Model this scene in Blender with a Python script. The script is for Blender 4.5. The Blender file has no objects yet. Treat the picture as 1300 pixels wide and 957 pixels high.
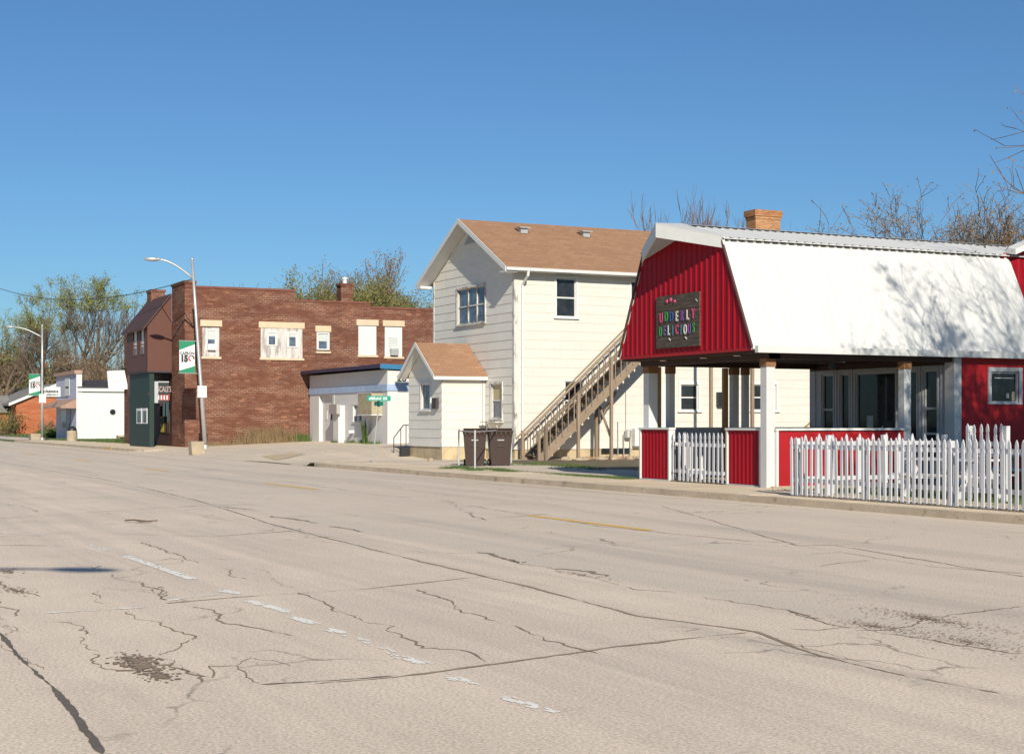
import bpy, math, random
from mathutils import Vector, Matrix
R = math.radians
sc = bpy.context.scene
COL = sc.collection
rng = random.Random(7)

# ------------------------------------------------------------------ survey helpers
# street runs along X (towards -X), lots lie on +Y; camera stands at the origin, eye 1.6 m
FL = 1950.0; EYE = 1.6; AZ = R(26)
FW = (-math.cos(AZ), math.sin(AZ)); RT = (math.sin(AZ), math.cos(AZ))
def ray(px, py):
    u = (px-650)/FL; v = (535-py)/FL
    return (FW[0]+u*RT[0], FW[1]+u*RT[1], v)
def GP(px, py, z=0.0):
    d = ray(px, py); t = (z-EYE)/d[2]; return (d[0]*t, d[1]*t, z)
def OY(px, py, Y):      # point on the wall plane y=Y -> (x, z)
    d = ray(px, py); t = Y/d[1]; return (d[0]*t, EYE+d[2]*t)
def OX(px, py, X):      # point on the wall plane x=X -> (y, z)
    d = ray(px, py); t = X/d[0]; return (d[1]*t, EYE+d[2]*t)
def DP(px, py, t):
    d = ray(px, py); return (d[0]*t, d[1]*t, EYE+d[2]*t)
def sstep(a, b, x):
    t = max(0, min(1, (x-a)/(b-a))); return t*t*(3-2*t)
def gz(x, y):
    if y < 17.6: return 0.0
    z = 0.12
    if -80 < x < -52.95: z = 0.12*sstep(17.7, 18.8, y)
    k = sstep(-56, -64, x)*(1-sstep(-100, -130, x))
    z += k*0.042*min(max(0, y-18.5), 18)
    z -= 0.12*sstep(-54, -58, x)*(1-sstep(-60, -66, x))*(1-sstep(24, 28, y))
    return z

# ------------------------------------------------------------------ mesh builder
ORG = {}
class MB:
    def __init__(s): s.v = []; s.f = []
    def face(s, pts):
        n = len(s.v); s.v += [tuple(p) for p in pts]; s.f.append(tuple(range(n, n+len(pts))))
    def box(s, x0, x1, y0, y1, z0, z1):
        n = len(s.v)
        s.v += [(x0,y0,z0),(x1,y0,z0),(x1,y1,z0),(x0,y1,z0),(x0,y0,z1),(x1,y0,z1),(x1,y1,z1),(x0,y1,z1)]
        s.f += [tuple(n+i for i in q) for q in ((0,3,2,1),(4,5,6,7),(0,1,5,4),(1,2,6,5),(2,3,7,6),(3,0,4,7))]
        return s
    def wbox(s, W, a0, a1, d0, d1, z0, z1):
        p = W(a0,d0,z0); q = W(a1,d1,z1)
        return s.box(min(p[0],q[0]),max(p[0],q[0]),min(p[1],q[1]),max(p[1],q[1]),min(z0,z1),max(z0,z1))
    def prism(s, poly, vec):
        n = len(s.v); k = len(poly); vec = Vector(vec)
        s.v += [tuple(p) for p in poly] + [tuple(Vector(p)+vec) for p in poly]
        s.f.append(tuple(range(n, n+k))); s.f.append(tuple(range(n+2*k-1, n+k-1, -1)))
        for i in range(k):
            j = (i+1) % k; s.f.append((n+i, n+k+i, n+k+j, n+j))
        return s
    def bar(s, a, b, w, h):
        a = Vector(a); b = Vector(b); d = (b-a).normalized()
        up = Vector((0,0,1)) if abs(d.z) < .95 else Vector((0,1,0))
        r = d.cross(up).normalized()*w/2; u = r.cross(d).normalized()*h/2
        return s.prism([a-r-u, a+r-u, a+r+u, a-r+u], b-a)
    def tube(s, pts, rad, n=8, caps=True):
        pts = [Vector(p) for p in pts]; m = len(pts)
        if not hasattr(rad, '__len__'): rad = [rad]*m
        st = len(s.v); prev = None
        for i, p in enumerate(pts):
            d = (pts[min(i+1,m-1)]-pts[max(i-1,0)])
            if d.length < 1e-9: d = Vector((0,0,1))
            d.normalize()
            if prev is None:
                ref = Vector((0,0,1)) if abs(d.z) < .9 else Vector((1,0,0))
                u = d.cross(ref).normalized()
            else:
                u = (prev - d*prev.dot(d))
                u = u.normalized() if u.length > 1e-6 else d.orthogonal().normalized()
            prev = u; w = d.cross(u)
            for k in range(n):
                a = 2*math.pi*k/n
                s.v.append(tuple(p+(u*math.cos(a)+w*math.sin(a))*rad[i]))
        for i in range(m-1):
            for k in range(n):
                s.f.append((st+i*n+k, st+i*n+(k+1)%n, st+(i+1)*n+(k+1)%n, st+(i+1)*n+k))
        if caps:
            s.f.append(tuple(st+k for k in range(n-1,-1,-1))); s.f.append(tuple(st+(m-1)*n+k for k in range(n)))
        return s
    def lathe(s, c, prof, n=20, sx=1, sy=1):
        st = len(s.v)
        for r, z in prof:
            for k in range(n):
                a = 2*math.pi*k/n; s.v.append((c[0]+r*sx*math.cos(a), c[1]+r*sy*math.sin(a), c[2]+z))
        for i in range(len(prof)-1):
            for k in range(n):
                s.f.append((st+i*n+k, st+i*n+(k+1)%n, st+(i+1)*n+(k+1)%n, st+(i+1)*n+k))
        return s
    def build(s, name, mat, parent=None, org=None, smooth=False, label=None):
        if parent is not None: o0 = ORG[parent]
        else: o0 = Vector(org if org is not None else (0,0,0))
        me = bpy.data.meshes.new(name)
        me.from_pydata([(x-o0[0], y-o0[1], z-o0[2]) for x,y,z in s.v], [], s.f)
        me.materials.append(mat); me.update()
        if smooth:
            for p in me.polygons: p.use_smooth = True
        o = bpy.data.objects.new(name, me); COL.objects.link(o)
        if parent is not None: o.parent = parent
        else: o.location = o0
        ORG[o] = o0
        if label: o['label'] = label
        return o
def tag(o, label, cat, group=None):
    o['label'] = label; o['category'] = cat
    if group: o['group'] = group
    return o
def thing(name, label, cat, loc=(0,0,0), group=None):
    o = bpy.data.objects.new(name, None); COL.objects.link(o); o.location = loc; o.empty_display_size = .3
    ORG[o] = Vector(loc); return tag(o, label, cat, group)
def struct(o, kind='structure'): o['kind'] = kind; return o
def copy_tree(o, loc=None, parent=None, label=None):
    c = o.copy(); COL.objects.link(c)
    if parent is not None: c.parent = parent
    if loc is not None: c.location = loc
    if label: c['label'] = label
    for ch in list(o.children): copy_tree(ch, None, c)
    return c
def WX(X, s=1): return lambda a, d, z: (X+s*d, a, z)        # wall facing +X
def WY(Y): return lambda a, d, z: (a, Y-d, z)               # wall facing the street (-Y)

# ------------------------------------------------------------------ materials
def newmat(name):
    m = bpy.data.materials.new(name); m.use_nodes = True
    nt = m.node_tree; b = nt.nodes['Principled BSDF']; return m, nt, b
def N(nt, t, **kw):
    n = nt.nodes.new(t)
    for k, v in kw.items():
        if k in n.inputs.keys() if hasattr(n.inputs,'keys') else False: n.inputs[k].default_value = v
        else: setattr(n, k, v)
    return n
def wallvec(nt, su=1, sv=1):
    tc = nt.nodes.new('ShaderNodeTexCoord'); sp = nt.nodes.new('ShaderNodeSeparateXYZ')
    nt.links.new(tc.outputs['Object'], sp.inputs[0])
    ad = nt.nodes.new('ShaderNodeMath'); ad.operation = 'ADD'
    nt.links.new(sp.outputs[0], ad.inputs[0]); nt.links.new(sp.outputs[1], ad.inputs[1])
    cb = nt.nodes.new('ShaderNodeCombineXYZ')
    nt.links.new(ad.outputs[0], cb.inputs[0]); nt.links.new(sp.outputs[2], cb.inputs[1])
    return cb.outputs[0], tc.outputs['Object']
def mixc(nt, fac, a, b, mode='MIX'):
    m = nt.nodes.new('ShaderNodeMix'); m.data_type = 'RGBA'; m.blend_type = mode
    for sock, v in ((m.inputs[0], fac), (m.inputs[6], a), (m.inputs[7], b)):
        if isinstance(v, (int, float)): sock.default_value = v
        elif isinstance(v, (tuple, list)): sock.default_value = (*v[:3], 1)
        else: nt.links.new(v, sock)
    return m.outputs[2]
def noise(nt, vec, scale, detail=4, rough=.6, stretch=None):
    n = nt.nodes.new('ShaderNodeTexNoise'); n.inputs['Scale'].default_value = scale
    n.inputs['Detail'].default_value = detail; n.inputs['Roughness'].default_value = rough
    if stretch:
        mp = nt.nodes.new('ShaderNodeMapping'); mp.inputs['Scale'].default_value = stretch
        nt.links.new(vec, mp.inputs[0]); vec = mp.outputs[0]
    nt.links.new(vec, n.inputs['Vector']); return n.outputs['Fac']
def ramp(nt, fac, a, b, ca=(0,0,0), cb=(1,1,1)):
    r = nt.nodes.new('ShaderNodeValToRGB'); r.color_ramp.elements[0].position = a; r.color_ramp.elements[1].position = b
    r.color_ramp.elements[0].color = (*ca,1); r.color_ramp.elements[1].color = (*cb,1)
    nt.links.new(fac, r.inputs[0]); return r.outputs[0]
def bump(nt, b, h, strength=.3, dist=.01):
    n = nt.nodes.new('ShaderNodeBump'); n.inputs['Strength'].default_value = strength; n.inputs['Distance'].default_value = dist
    nt.links.new(h, n.inputs['Height']); nt.links.new(n.outputs[0], b.inputs['Normal'])
def M(name, col, rough=.7, var=.18, scale=2.5, fine=30, metal=0, dirt=None, dirtamt=(.55,.8), stretch=None, spec=None, bmp=.15):
    m, nt, b = newmat(name)
    tc = nt.nodes.new('ShaderNodeTexCoord'); v = tc.outputs['Object']
    lo = tuple(c*(1-var) for c in col); hi = tuple(min(1, c*(1+var)) for c in col)
    n1 = noise(nt, v, scale, 5, .6, stretch); c = mixc(nt, ramp(nt, n1, .3, .7), lo, hi)
    n2 = noise(nt, v, fine, 3, .6, stretch)
    c = mixc(nt, ramp(nt, n2, .3, .75), c, tuple(x*(1-var*.8) for x in col)) if var else c
    if dirt: c = mixc(nt, ramp(nt, noise(nt, v, scale*1.7, 8, .7, stretch), *dirtamt), c, dirt)
    if isinstance(c, tuple): b.inputs['Base Color'].default_value = (*c,1)
    else: nt.links.new(c, b.inputs['Base Color'])
    b.inputs['Roughness'].default_value = rough; b.inputs['Metallic'].default_value = metal
    if spec is not None: b.inputs['Specular IOR Level'].default_value = spec
    if bmp: bump(nt, b, n2, bmp, .004)
    return m
def brickmat(name, c1, c2, mortar, w=.21, h=.072, ms=.009, patch=None, stain=None):
    m, nt, b = newmat(name); uv, ob = wallvec(nt)
    br = nt.nodes.new('ShaderNodeTexBrick'); br.inputs['Scale'].default_value = 1
    br.inputs['Brick Width'].default_value = w; br.inputs['Row Height'].default_value = h
    br.inputs['Mortar Size'].default_value = ms; br.inputs['Mortar Smooth'].default_value = .3; br.inputs['Bias'].default_value = -.1
    br.inputs['Color1'].default_value = (*c1,1); br.inputs['Color2'].default_value = (*c2,1)
    nt.links.new(uv, br.inputs['Vector'])
    # mortar fades in and out along the wall, repointed in rows
    nz = noise(nt, uv, 1.1, 6, .7, (0.35, 1.6, 1))
    mc = mixc(nt, ramp(nt, nz, .46, .6), tuple(x*.55+y*.12 for x,y in zip(c1,mortar)), mortar)
    nt.links.new(mc, br.inputs['Mortar'])
    c = mixc(nt, ramp(nt, noise(nt, uv, .55, 6, .65, (.5,1.3,1)), .3, .7), (.86,.85,.85), (1.09,1.08,1.06))
    col = mixc(nt, 1.0, br.outputs['Color'], c, 'MULTIPLY')
    br2 = nt.nodes.new('ShaderNodeTexBrick'); br2.inputs['Scale'].default_value = 1
    br2.inputs['Brick Width'].default_value = w; br2.inputs['Row Height'].default_value = h; br2.inputs['Mortar Size'].default_value = 0
    br2.inputs['Color1'].default_value = (0,0,0,1); br2.inputs['Color2'].default_value = (1,1,1,1); nt.links.new(uv, br2.inputs['Vector'])
    if patch:
        f = nt.nodes.new('ShaderNodeMath'); f.operation = 'MULTIPLY'
        nt.links.new(ramp(nt, br2.outputs['Color'], .86, .98), f.inputs[0]); nt.links.new(ramp(nt, noise(nt, uv, .8, 5, .7), .47, .6), f.inputs[1])
        col = mixc(nt, f.outputs[0], col, patch)
    if stain: col = mixc(nt, ramp(nt, noise(nt, uv, .7, 7, .75), .6, .78), col, stain)
    nt.links.new(col, b.inputs['Base Color']); b.inputs['Roughness'].default_value = .9; b.inputs['Specular IOR Level'].default_value = .15
    bump(nt, b, br.outputs['Fac'], -.5, .008)
    return m
def glassmat(name, col, rough=.05, cloudy=.0):
    m, nt, b = newmat(name)
    tc = nt.nodes.new('ShaderNodeTexCoord')
    c = mixc(nt, ramp(nt, noise(nt, tc.outputs['Object'], 3, 4), .35, .7), col, tuple(x*2.2+cloudy for x in col))
    nt.links.new(c, b.inputs['Base Color']); b.inputs['Roughness'].default_value = rough
    b.inputs['Specular IOR Level'].default_value = .36
    return m

def siding(name, col, peel=None, amt=(.62,.8)):
    m, nt, b = newmat(name); uv, ob = wallvec(nt)
    br = nt.nodes.new('ShaderNodeTexBrick'); br.inputs['Scale'].default_value = 1
    br.inputs['Brick Width'].default_value = .61; br.inputs['Row Height'].default_value = .36; br.inputs['Mortar Size'].default_value = .002
    br.inputs['Color1'].default_value = (*[c*.97 for c in col],1); br.inputs['Color2'].default_value = (*[min(1,c*1.02) for c in col],1)
    br.inputs['Mortar'].default_value = (*[c*.55 for c in col],1); nt.links.new(uv, br.inputs['Vector'])
    c = br.outputs['Color']
    c = mixc(nt, ramp(nt, noise(nt, uv, 1.2, 7, .7, (.6,1.8,1)), .5, .85), c, tuple(x*.86 for x in col))
    c = mixc(nt, ramp(nt, noise(nt, uv, .5, 8, .75, (3.5,.35,1)), .62, .95), c, (col[0]*.78, col[1]*.74, col[2]*.68))
    if peel: c = mixc(nt, ramp(nt, noise(nt, uv, 4, 8, .8, (1.6,.6,1)), *amt), c, peel)
    nt.links.new(c, b.inputs['Base Color']); b.inputs['Roughness'].default_value = .65
    bump(nt, b, noise(nt, uv, 18, 4, .6, (3,.5,1)), .12, .004)
    return m
def shingle(name, c1, c2, dark):
    m, nt, b = newmat(name); uv, ob = wallvec(nt)
    tc = nt.nodes.new('ShaderNodeTexCoord'); sp = nt.nodes.new('ShaderNodeSeparateXYZ'); nt.links.new(tc.outputs['Object'], sp.inputs[0])
    cb = nt.nodes.new('ShaderNodeCombineXYZ'); nt.links.new(sp.outputs[1], cb.inputs[0]); nt.links.new(sp.outputs[2], cb.inputs[1])
    br = nt.nodes.new('ShaderNodeTexBrick'); br.inputs['Scale'].default_value = 1
    br.inputs['Brick Width'].default_value = .40; br.inputs['Row Height'].default_value = .11; br.inputs['Mortar Size'].default_value = .010
    br.inputs['Color1'].default_value = (*c1,1); br.inputs['Color2'].default_value = (*c2,1); br.inputs['Mortar'].default_value = (*dark,1)
    nt.links.new(cb.outputs[0], br.inputs['Vector'])
    c = mixc(nt, ramp(nt, noise(nt, cb.outputs[0], 1.0, 6, .7, (.5,1.2,1)), .3, .75), br.outputs['Color'], tuple(x*.8 for x in c1))
    c = mixc(nt, .5, c, ramp(nt, noise(nt, ob, 60, 3, .8), .3, .7, tuple(x*.6 for x in c1), tuple(min(1,x*1.25) for x in c2)))
    nt.links.new(c, b.inputs['Base Color']); b.inputs['Roughness'].default_value = .95; b.inputs['Specular IOR Level'].default_value = .1
    bump(nt, b, br.outputs['Fac'], -.4, .01); return m

def roadmat(name, base, dark, seed=0, joint=None):
    m, nt, b = newmat(name)
    tc = nt.nodes.new('ShaderNodeTexCoord'); v = tc.outputs['Object']
    c = mixc(nt, ramp(nt, noise(nt, v, .35, 6, .65), .3, .7), tuple(x*.90 for x in base), tuple(x*1.06 for x in base))
    # traffic bands running along the street (X)
    c = mixc(nt, ramp(nt, noise(nt, v, .6, 4, .6, (.06, 1.4, 1)), .45, .72), c, dark)
    c = mixc(nt, ramp(nt, noise(nt, v, 2.3, 8, .75, (.4,1,1)), .52, .8), c, tuple(x*.82 for x in base))
    if name == 'concrete_road':
        spx = nt.nodes.new('ShaderNodeSeparateXYZ'); nt.links.new(v, spx.inputs[0])
        mr = nt.nodes.new('ShaderNodeMapRange'); mr.inputs[1].default_value = 7.85; mr.inputs[2].default_value = 7.95; mr.inputs[3].default_value = 0; mr.inputs[4].default_value = .55; nt.links.new(spx.outputs[1], mr.inputs[0])
        c = mixc(nt, mr.outputs[0], c, (base[0]*.84, base[1]*.87, base[2]*.89))
        # wheel paths and drip stain down the middle of each lane
        c = mixc(nt, ramp(nt, noise(nt, v, .8, 5, .65, (.045, .9, 1)), .5, .66), c, (base[0]*.74, base[1]*.76, base[2]*.78))
        c = mixc(nt, ramp(nt, noise(nt, v, 1.1, 9, .8), .60, .80), c, (base[0]*.70, base[1]*.68, base[2]*.66))
        c = mixc(nt, ramp(nt, noise(nt, v, 7, 8, .8), .55, .85), c, (base[0]*.72, base[1]*.70, base[2]*.66))
    sp = ramp(nt, noise(nt, v, 45, 3, .6), .3, .7, (.68,.68,.68), (1.22,1.22,1.22))
    c = mixc(nt, 1.0, c, sp, 'MULTIPLY')
    vo = nt.nodes.new('ShaderNodeTexVoronoi'); vo.inputs['Scale'].default_value = 28; nt.links.new(v, vo.inputs['Vector'])
    c = mixc(nt, ramp(nt, vo.outputs['Distance'], .08, .16, (1,1,1), (0,0,0)), c, tuple(x*.42 for x in base))
    # fine wandering cracks
    vd = nt.nodes.new('ShaderNodeVectorMath'); vd.operation = 'ADD'
    nn = nt.nodes.new('ShaderNodeTexNoise'); nn.inputs['Scale'].default_value = 1.4; nn.inputs['Detail'].default_value = 6; nt.links.new(v, nn.inputs['Vector'])
    nt.links.new(v, vd.inputs[0]); nt.links.new(nn.outputs['Color'], vd.inputs[1])
    v2 = nt.nodes.new('ShaderNodeTexVoronoi'); v2.feature = 'DISTANCE_TO_EDGE'; v2.inputs['Scale'].default_value = .42; nt.links.new(vd.outputs[0], v2.inputs['Vector'])
    f = nt.nodes.new('ShaderNodeMath'); f.operation = 'MULTIPLY'
    nt.links.new(ramp(nt, v2.outputs['Distance'], .002, .010, (1,1,1), (0,0,0)), f.inputs[0])
    nt.links.new(ramp(nt, noise(nt, v, .5, 4, .6), .5, .62), f.inputs[1])
    c = mixc(nt, f.outputs[0], c, tuple(x*.4 for x in base))
    nt.links.new(c, b.inputs['Base Color']); b.inputs['Roughness'].default_value = .92; b.inputs['Specular IOR Level'].default_value = .2
    bump(nt, b, noise(nt, v, 40, 4, .7), .22, .005)
    return m

CREAM = (.635,.605,.54)
m_road = roadmat('concrete_road', (.80,.66,.525), (.62,.53,.435))
m_walk = roadmat('sidewalk_concrete', (.76,.62,.45), (.66,.53,.39))
m_lot = roadmat('lot_concrete', (.72,.60,.47), (.62,.52,.41))
m_kerb = M('kerb_concrete', (.55,.45,.33), .9, .25, 1.5, 20, dirt=(.2,.16,.12), dirtamt=(.55,.7))
m_dirt = M('bare_earth', (.17,.12,.075), .95, .4, 1.2, 14, dirt=(.10,.12,.04), dirtamt=(.5,.65), bmp=.5)
m_land = M('far_lawn', (.10,.14,.045), .95, .3, .3, 6, dirt=(.2,.17,.09), dirtamt=(.45,.7))
m_grass = M('grass_blades', (.085,.135,.03), .8, .4, 3, 20, bmp=0)
m_dry = M('dry_stems', (.30,.21,.11), .9, .35, 3, 20, bmp=0)
m_crack = M('crack_grit', (.29,.21,.15), 1, .25, 8, 60)
m_crackl = M('hairline_grit', (.33,.25,.175), 1, .3, 8, 60)
m_tar = M('tar_joint', (.17,.14,.11), .8, .3, 6, 50)
m_yellow = M('worn_yellow_paint', (.85,.48,.05), .7, .12, 2, 30, dirt=(.60,.47,.33), dirtamt=(.50,.66), stretch=(.8,3,1))
m_yellowl = M('faded_yellow_paint', (.60,.44,.20), .8, .12, 2, 30, dirt=(.5,.42,.33), dirtamt=(.42,.56))
m_wpaint = M('worn_white_paint', (.92,.88,.80), .8, .04, 3, 30, dirt=(.8,.7,.58), dirtamt=(.6,.75))
m_side = siding('cream_shingle_siding', CREAM)
m_side2 = siding('street_side_siding', (.72,.69,.63), (.42,.38,.33), (.70,.86))
m_foundation = M('tan_foundation', (.50,.40,.25), .9, .25, 1.6, 20, dirt=(.30,.24,.16), dirtamt=(.5,.7))
m_wtrim = M('white_trim', (.66,.655,.635), .55, .06, 3, 30, dirt=(.5,.47,.42), dirtamt=(.62,.8))
m_peel = M('peeling_white_wood', (.62,.60,.56), .8, .15, 3, 30, dirt=(.22,.19,.16), dirtamt=(.5,.62), stretch=(1,1,.3))
m_shingle = shingle('brown_roof_shingles', (.27,.145,.085), (.44,.265,.165), (.14,.075,.05))
m_brick = brickmat('red_brown_brick', (.140,.056,.037), (.198,.086,.057), (.36,.26,.195), w=.30, h=.11, ms=.012, patch=(.30,.14,.085), stain=(.12,.055,.04))
m_brickch = brickmat('chimney_brick', (.32,.14,.06), (.45,.23,.105), (.50,.37,.24))
m_brickor = brickmat('orange_brick', (.40,.12,.055), (.46,.16,.075), (.50,.25,.14))
m_lintel = M('limestone_lintel', (.62,.49,.34), .85, .12, 3, 30)
m_board = M('weathered_boards', (.60,.57,.54), .85, .15, 2, 30, dirt=(.30,.27,.25), dirtamt=(.47,.62), stretch=(1.5,1.5,.3))
m_stucco = M('white_stucco', (.62,.605,.59), .85, .06, 1.2, 30, dirt=(.55,.48,.40), dirtamt=(.66,.85))
m_bluetrim = M('faded_blue_band', (.36,.46,.64), .8, .2, 2, 20)
m_bluefas = M('blue_fascia', (.03,.17,.32), .5, .15, 2, 20)
m_darkroof = M('dark_felt_roof', (.055,.045,.05), .8, .2, 2, 20)
m_red = M('red_ribbed_metal', (.32,.002,.011), .5, .14, 1.2, 20, dirt=(.22,.012,.020), dirtamt=(.5,.8), stretch=(1.5,1.5,.3), spec=.22, bmp=.05)
m_redflat = M('red_painted_board', (.37,.003,.008), .6, .15, 1.2, 20, bmp=.1)
m_wmetal = M('white_ribbed_metal', (.61,.61,.60), .45, .05, 1, 20, dirt=(.57,.56,.53), dirtamt=(.5,.8), stretch=(.35,2.2,.35), bmp=.08)
m_gutter = M('white_gutter', (.62,.62,.61), .4, .08, 2, 20, dirt=(.35,.33,.30), dirtamt=(.6,.75))
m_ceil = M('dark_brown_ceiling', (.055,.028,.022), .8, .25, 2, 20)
m_post = M('white_post_paint', (.66,.655,.65), .55, .06, 2, 30, dirt=(.5,.5,.5), dirtamt=(.6,.8))
m_wood = M('new_lumber', (.42,.25,.10), .8, .2, 3, 40, stretch=(1,1,.15))
m_capwood = M('brown_stained_wood', (.27,.13,.055), .8, .25, 3, 40)
m_oldwood = M('weathered_lumber', (.34,.255,.18), .85, .2, 2, 30, dirt=(.28,.21,.15), dirtamt=(.48,.66), stretch=(1,1,.6))
m_tread = M('dark_worn_tread', (.17,.12,.09), .9, .3, 3, 30)
m_picket = M('white_picket_paint', (.60,.60,.63), .6, .06, 2, 30, dirt=(.45,.42,.40), dirtamt=(.62,.78), stretch=(1,1,.3))
def objtone(m, amt=.12, foot=None):
    nt = m.node_tree; b = nt.nodes['Principled BSDF']; src = b.inputs['Base Color'].links[0].from_socket
    oi = nt.nodes.new('ShaderNodeObjectInfo'); c = mixc(nt, 1.0, src, ramp(nt, oi.outputs['Random'], 0, 1, (1-amt,)*3, (1,1,1)), 'MULTIPLY')
    if foot:
        tc = nt.nodes.new('ShaderNodeTexCoord'); sp = nt.nodes.new('ShaderNodeSeparateXYZ'); nt.links.new(tc.outputs['Object'], sp.inputs[0])
        ad = nt.nodes.new('ShaderNodeMath'); ad.operation = 'MULTIPLY_ADD'; nt.links.new(noise(nt, tc.outputs['Object'], 14, 5, .7), ad.inputs[0]); ad.inputs[1].default_value = -.5; nt.links.new(sp.outputs[2], ad.inputs[2])
        c = mixc(nt, ramp(nt, ad.outputs[0], -.25, -.12, (.6,.6,.6), (0,0,0)), c, foot)
    nt.links.new(c, b.inputs['Base Color'])
objtone(m_picket, .18)
objtone(m_oldwood, .35); objtone(m_post, .12)
m_greytrim = M('grey_trim', (.42,.44,.47), .6, .1, 2, 30)
m_greypanel = M('grey_blue_panel', (.30,.36,.43), .7, .1, 2, 30)
m_glass = glassmat('dark_glass', (.015,.017,.02), .04)
m_glass2 = glassmat('bluish_glass', (.05,.07,.10), .06, .03)
m_blind = M('pale_blind', (.52,.55,.52), .8, .08, 2, 30)
m_bin = M('brown_plastic', (.040,.020,.014), .45, .15, 2, 30, bmp=.05)
m_galv = M('galvanised_steel', (.50,.50,.49), .45, .12, 3, 30, metal=.5)
m_black = M('black_iron', (.02,.02,.022), .5, .2, 3, 30)
m_brownw = M('brown_steel_cladding', (.105,.036,.024), .6, .08, 2, 20)
m_brownr = M('dark_brown_roofing', (.085,.04,.032), .7, .2, 1, 20)
m_green = M('dark_green_boards', (.008,.032,.026), .6, .2, 2, 20, stretch=(4,4,.4))
m_bgreen = M('banner_green', (.015,.22,.11), .7, .08, 2, 20, bmp=0)
m_bwhite = M('banner_white', (.68,.68,.68), .7, .03, 2, 20, bmp=0)
m_ink = M('black_ink', (.02,.03,.03), .6, .1, 2, 20, bmp=0)
m_rink = M('red_ink', (.65,.04,.04), .6, .1, 2, 20, bmp=0)
m_lav = M('lavender_clapboard', (.50,.50,.62), .7, .08, 2, 20)
m_rust = M('rusty_trim', (.42,.27,.20), .8, .3, 3, 20)
m_conc = M('pebble_concrete', (.42,.34,.24), .9, .25, 3, 60)
m_sgreen = M('street_sign_green', (.0,.30,.20), .5, .05, 2, 20, bmp=0)
m_tan = M('tan_signbox', (.42,.37,.24), .7, .2, 2, 20, dirt=(.30,.2,.13), dirtamt=(.5,.65))
m_bark = M('grey_brown_bark', (.15,.105,.075), .95, .25, 2, 20, stretch=(1,1,.3))
m_barkr = M('reddish_twigs', (.26,.17,.13), .95, .2, 2, 20)
m_twig = M('pale_twigs', (.17,.125,.085), .95, .25, 2, 20)
m_leafg = M('young_green_leaves', (.25,.27,.085), .7, .3, .6, 9, bmp=0)
m_leafo = M('olive_buds', (.21,.20,.065), .8, .3, .6, 9, bmp=0)
m_leafb = M('brown_buds', (.26,.175,.10), .8, .3, .6, 9, bmp=0)
m_roofb = M('far_brown_roof', (.22,.14,.095), .9, .2, 1, 8)
m_roofg = M('grey_shingles', (.24,.23,.22), .9, .2, 1, 10)
m_signwood = M('dark_plank_board', (.075,.055,.042), .8, .4, 2.5, 30, dirt=(.16,.12,.09), dirtamt=(.5,.7), stretch=(.5,1,4))
m_coping = M('dark_red_coping', (.20,.075,.05), .9, .3, 3, 20)
m_rubble = M('rubble_brick', (.34,.16,.10), .95, .3, 4, 20, dirt=(.4,.34,.26), dirtamt=(.45,.6))

# ------------------------------------------------------------------ world, sun, camera
SUNV = Vector((.965,-.262,0)).normalized(); EL = R(27)
w = bpy.data.worlds.new("World"); sc.world = w; w.use_nodes = True
nt = w.node_tree; bg = nt.nodes['Background']
sky = nt.nodes.new('ShaderNodeTexSky'); sky.sky_type = 'NISHITA'; sky.sun_disc = False
sky.sun_elevation = EL; sky.sun_rotation = math.atan2(SUNV.x, SUNV.y)
sky.air_density = 1.0; sky.dust_density = .6; sky.ozone_density = 4.0; sky.altitude = 500
tint = nt.nodes.new('ShaderNodeMix'); tint.data_type = 'RGBA'; tint.blend_type = 'MULTIPLY'; tint.inputs[0].default_value = 1
nt.links.new(sky.outputs[0], tint.inputs[6]); tint.inputs[7].default_value = (.63,.88,1.05,1)
nt.links.new(tint.outputs[2], bg.inputs[0]); bg.inputs[1].default_value = .066
sd = bpy.data.lights.new('sun', 'SUN'); sd.energy = 4.3; sd.angle = R(.5); sd.color = (1,.93,.79)
so = bpy.data.objects.new('sun', sd); COL.objects.link(so)
dirv = Vector((SUNV.x*math.cos(EL), SUNV.y*math.cos(EL), math.sin(EL)))
so.rotation_euler = dirv.to_track_quat('Z','Y').to_euler(); so.location = (0,0,50)
cd = bpy.data.cameras.new('camera'); co = bpy.data.objects.new('camera', cd); COL.objects.link(co)
cd.sensor_width = 36; cd.lens = 36*FL/1300; cd.shift_y = (535-478.5)/1300; cd.clip_end = 6000; cd.clip_start = .1
co.location = (0,0,EYE)
co.rotation_euler = (R(90), 0, math.atan2(-FW[0], FW[1]))
sc.camera = co
sc.view_settings.view_transform = 'Standard'; sc.view_settings.look = 'None'; sc.view_settings.exposure = 0.38; sc.view_settings.gamma = 1

# ------------------------------------------------------------------ ground, road, walks
def sheet(name, xs, ys, zf, mat, kind='structure', thick=0):
    mb = MB(); nx = len(xs); ny = len(ys)
    for y in ys:
        for x in xs: mb.v.append((x, y, zf(x, y)))
    for j in range(ny-1):
        for i in range(nx-1):
            a = j*nx+i; mb.f.append((a, a+1, a+nx+1, a+nx))
    o = mb.build(name, mat, smooth=True); o['kind'] = kind; return o
def fr(a, b, n): return [a+(b-a)*i/n for i in range(n+1)]
gxs = [-4000,-1500,-700,-400,-300]+fr(-260,-130,10)+fr(-126,20,146)+[40,100,400,2000]
gys = [-3000,-600,-100,-20,-3,.3,.5]+[17.62,17.75]+fr(18,60,22)+[80,120,200,400,900,3000]
sheet('ground', gxs, gys, lambda x,y: -.04 if .4 < y < 17.7 or (y < 19.3 and -126 < x < 20 and y > 1) else (gz(x,y)-.03 if y > 1 else .08), m_land)
rx = [-3000,-600,-300,-200]+fr(-160,40,100)+[200,1000]
sheet('road', rx, [.45,2,4,6,8,10,12,14,16,17.6], lambda x,y: 0, m_road)
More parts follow.
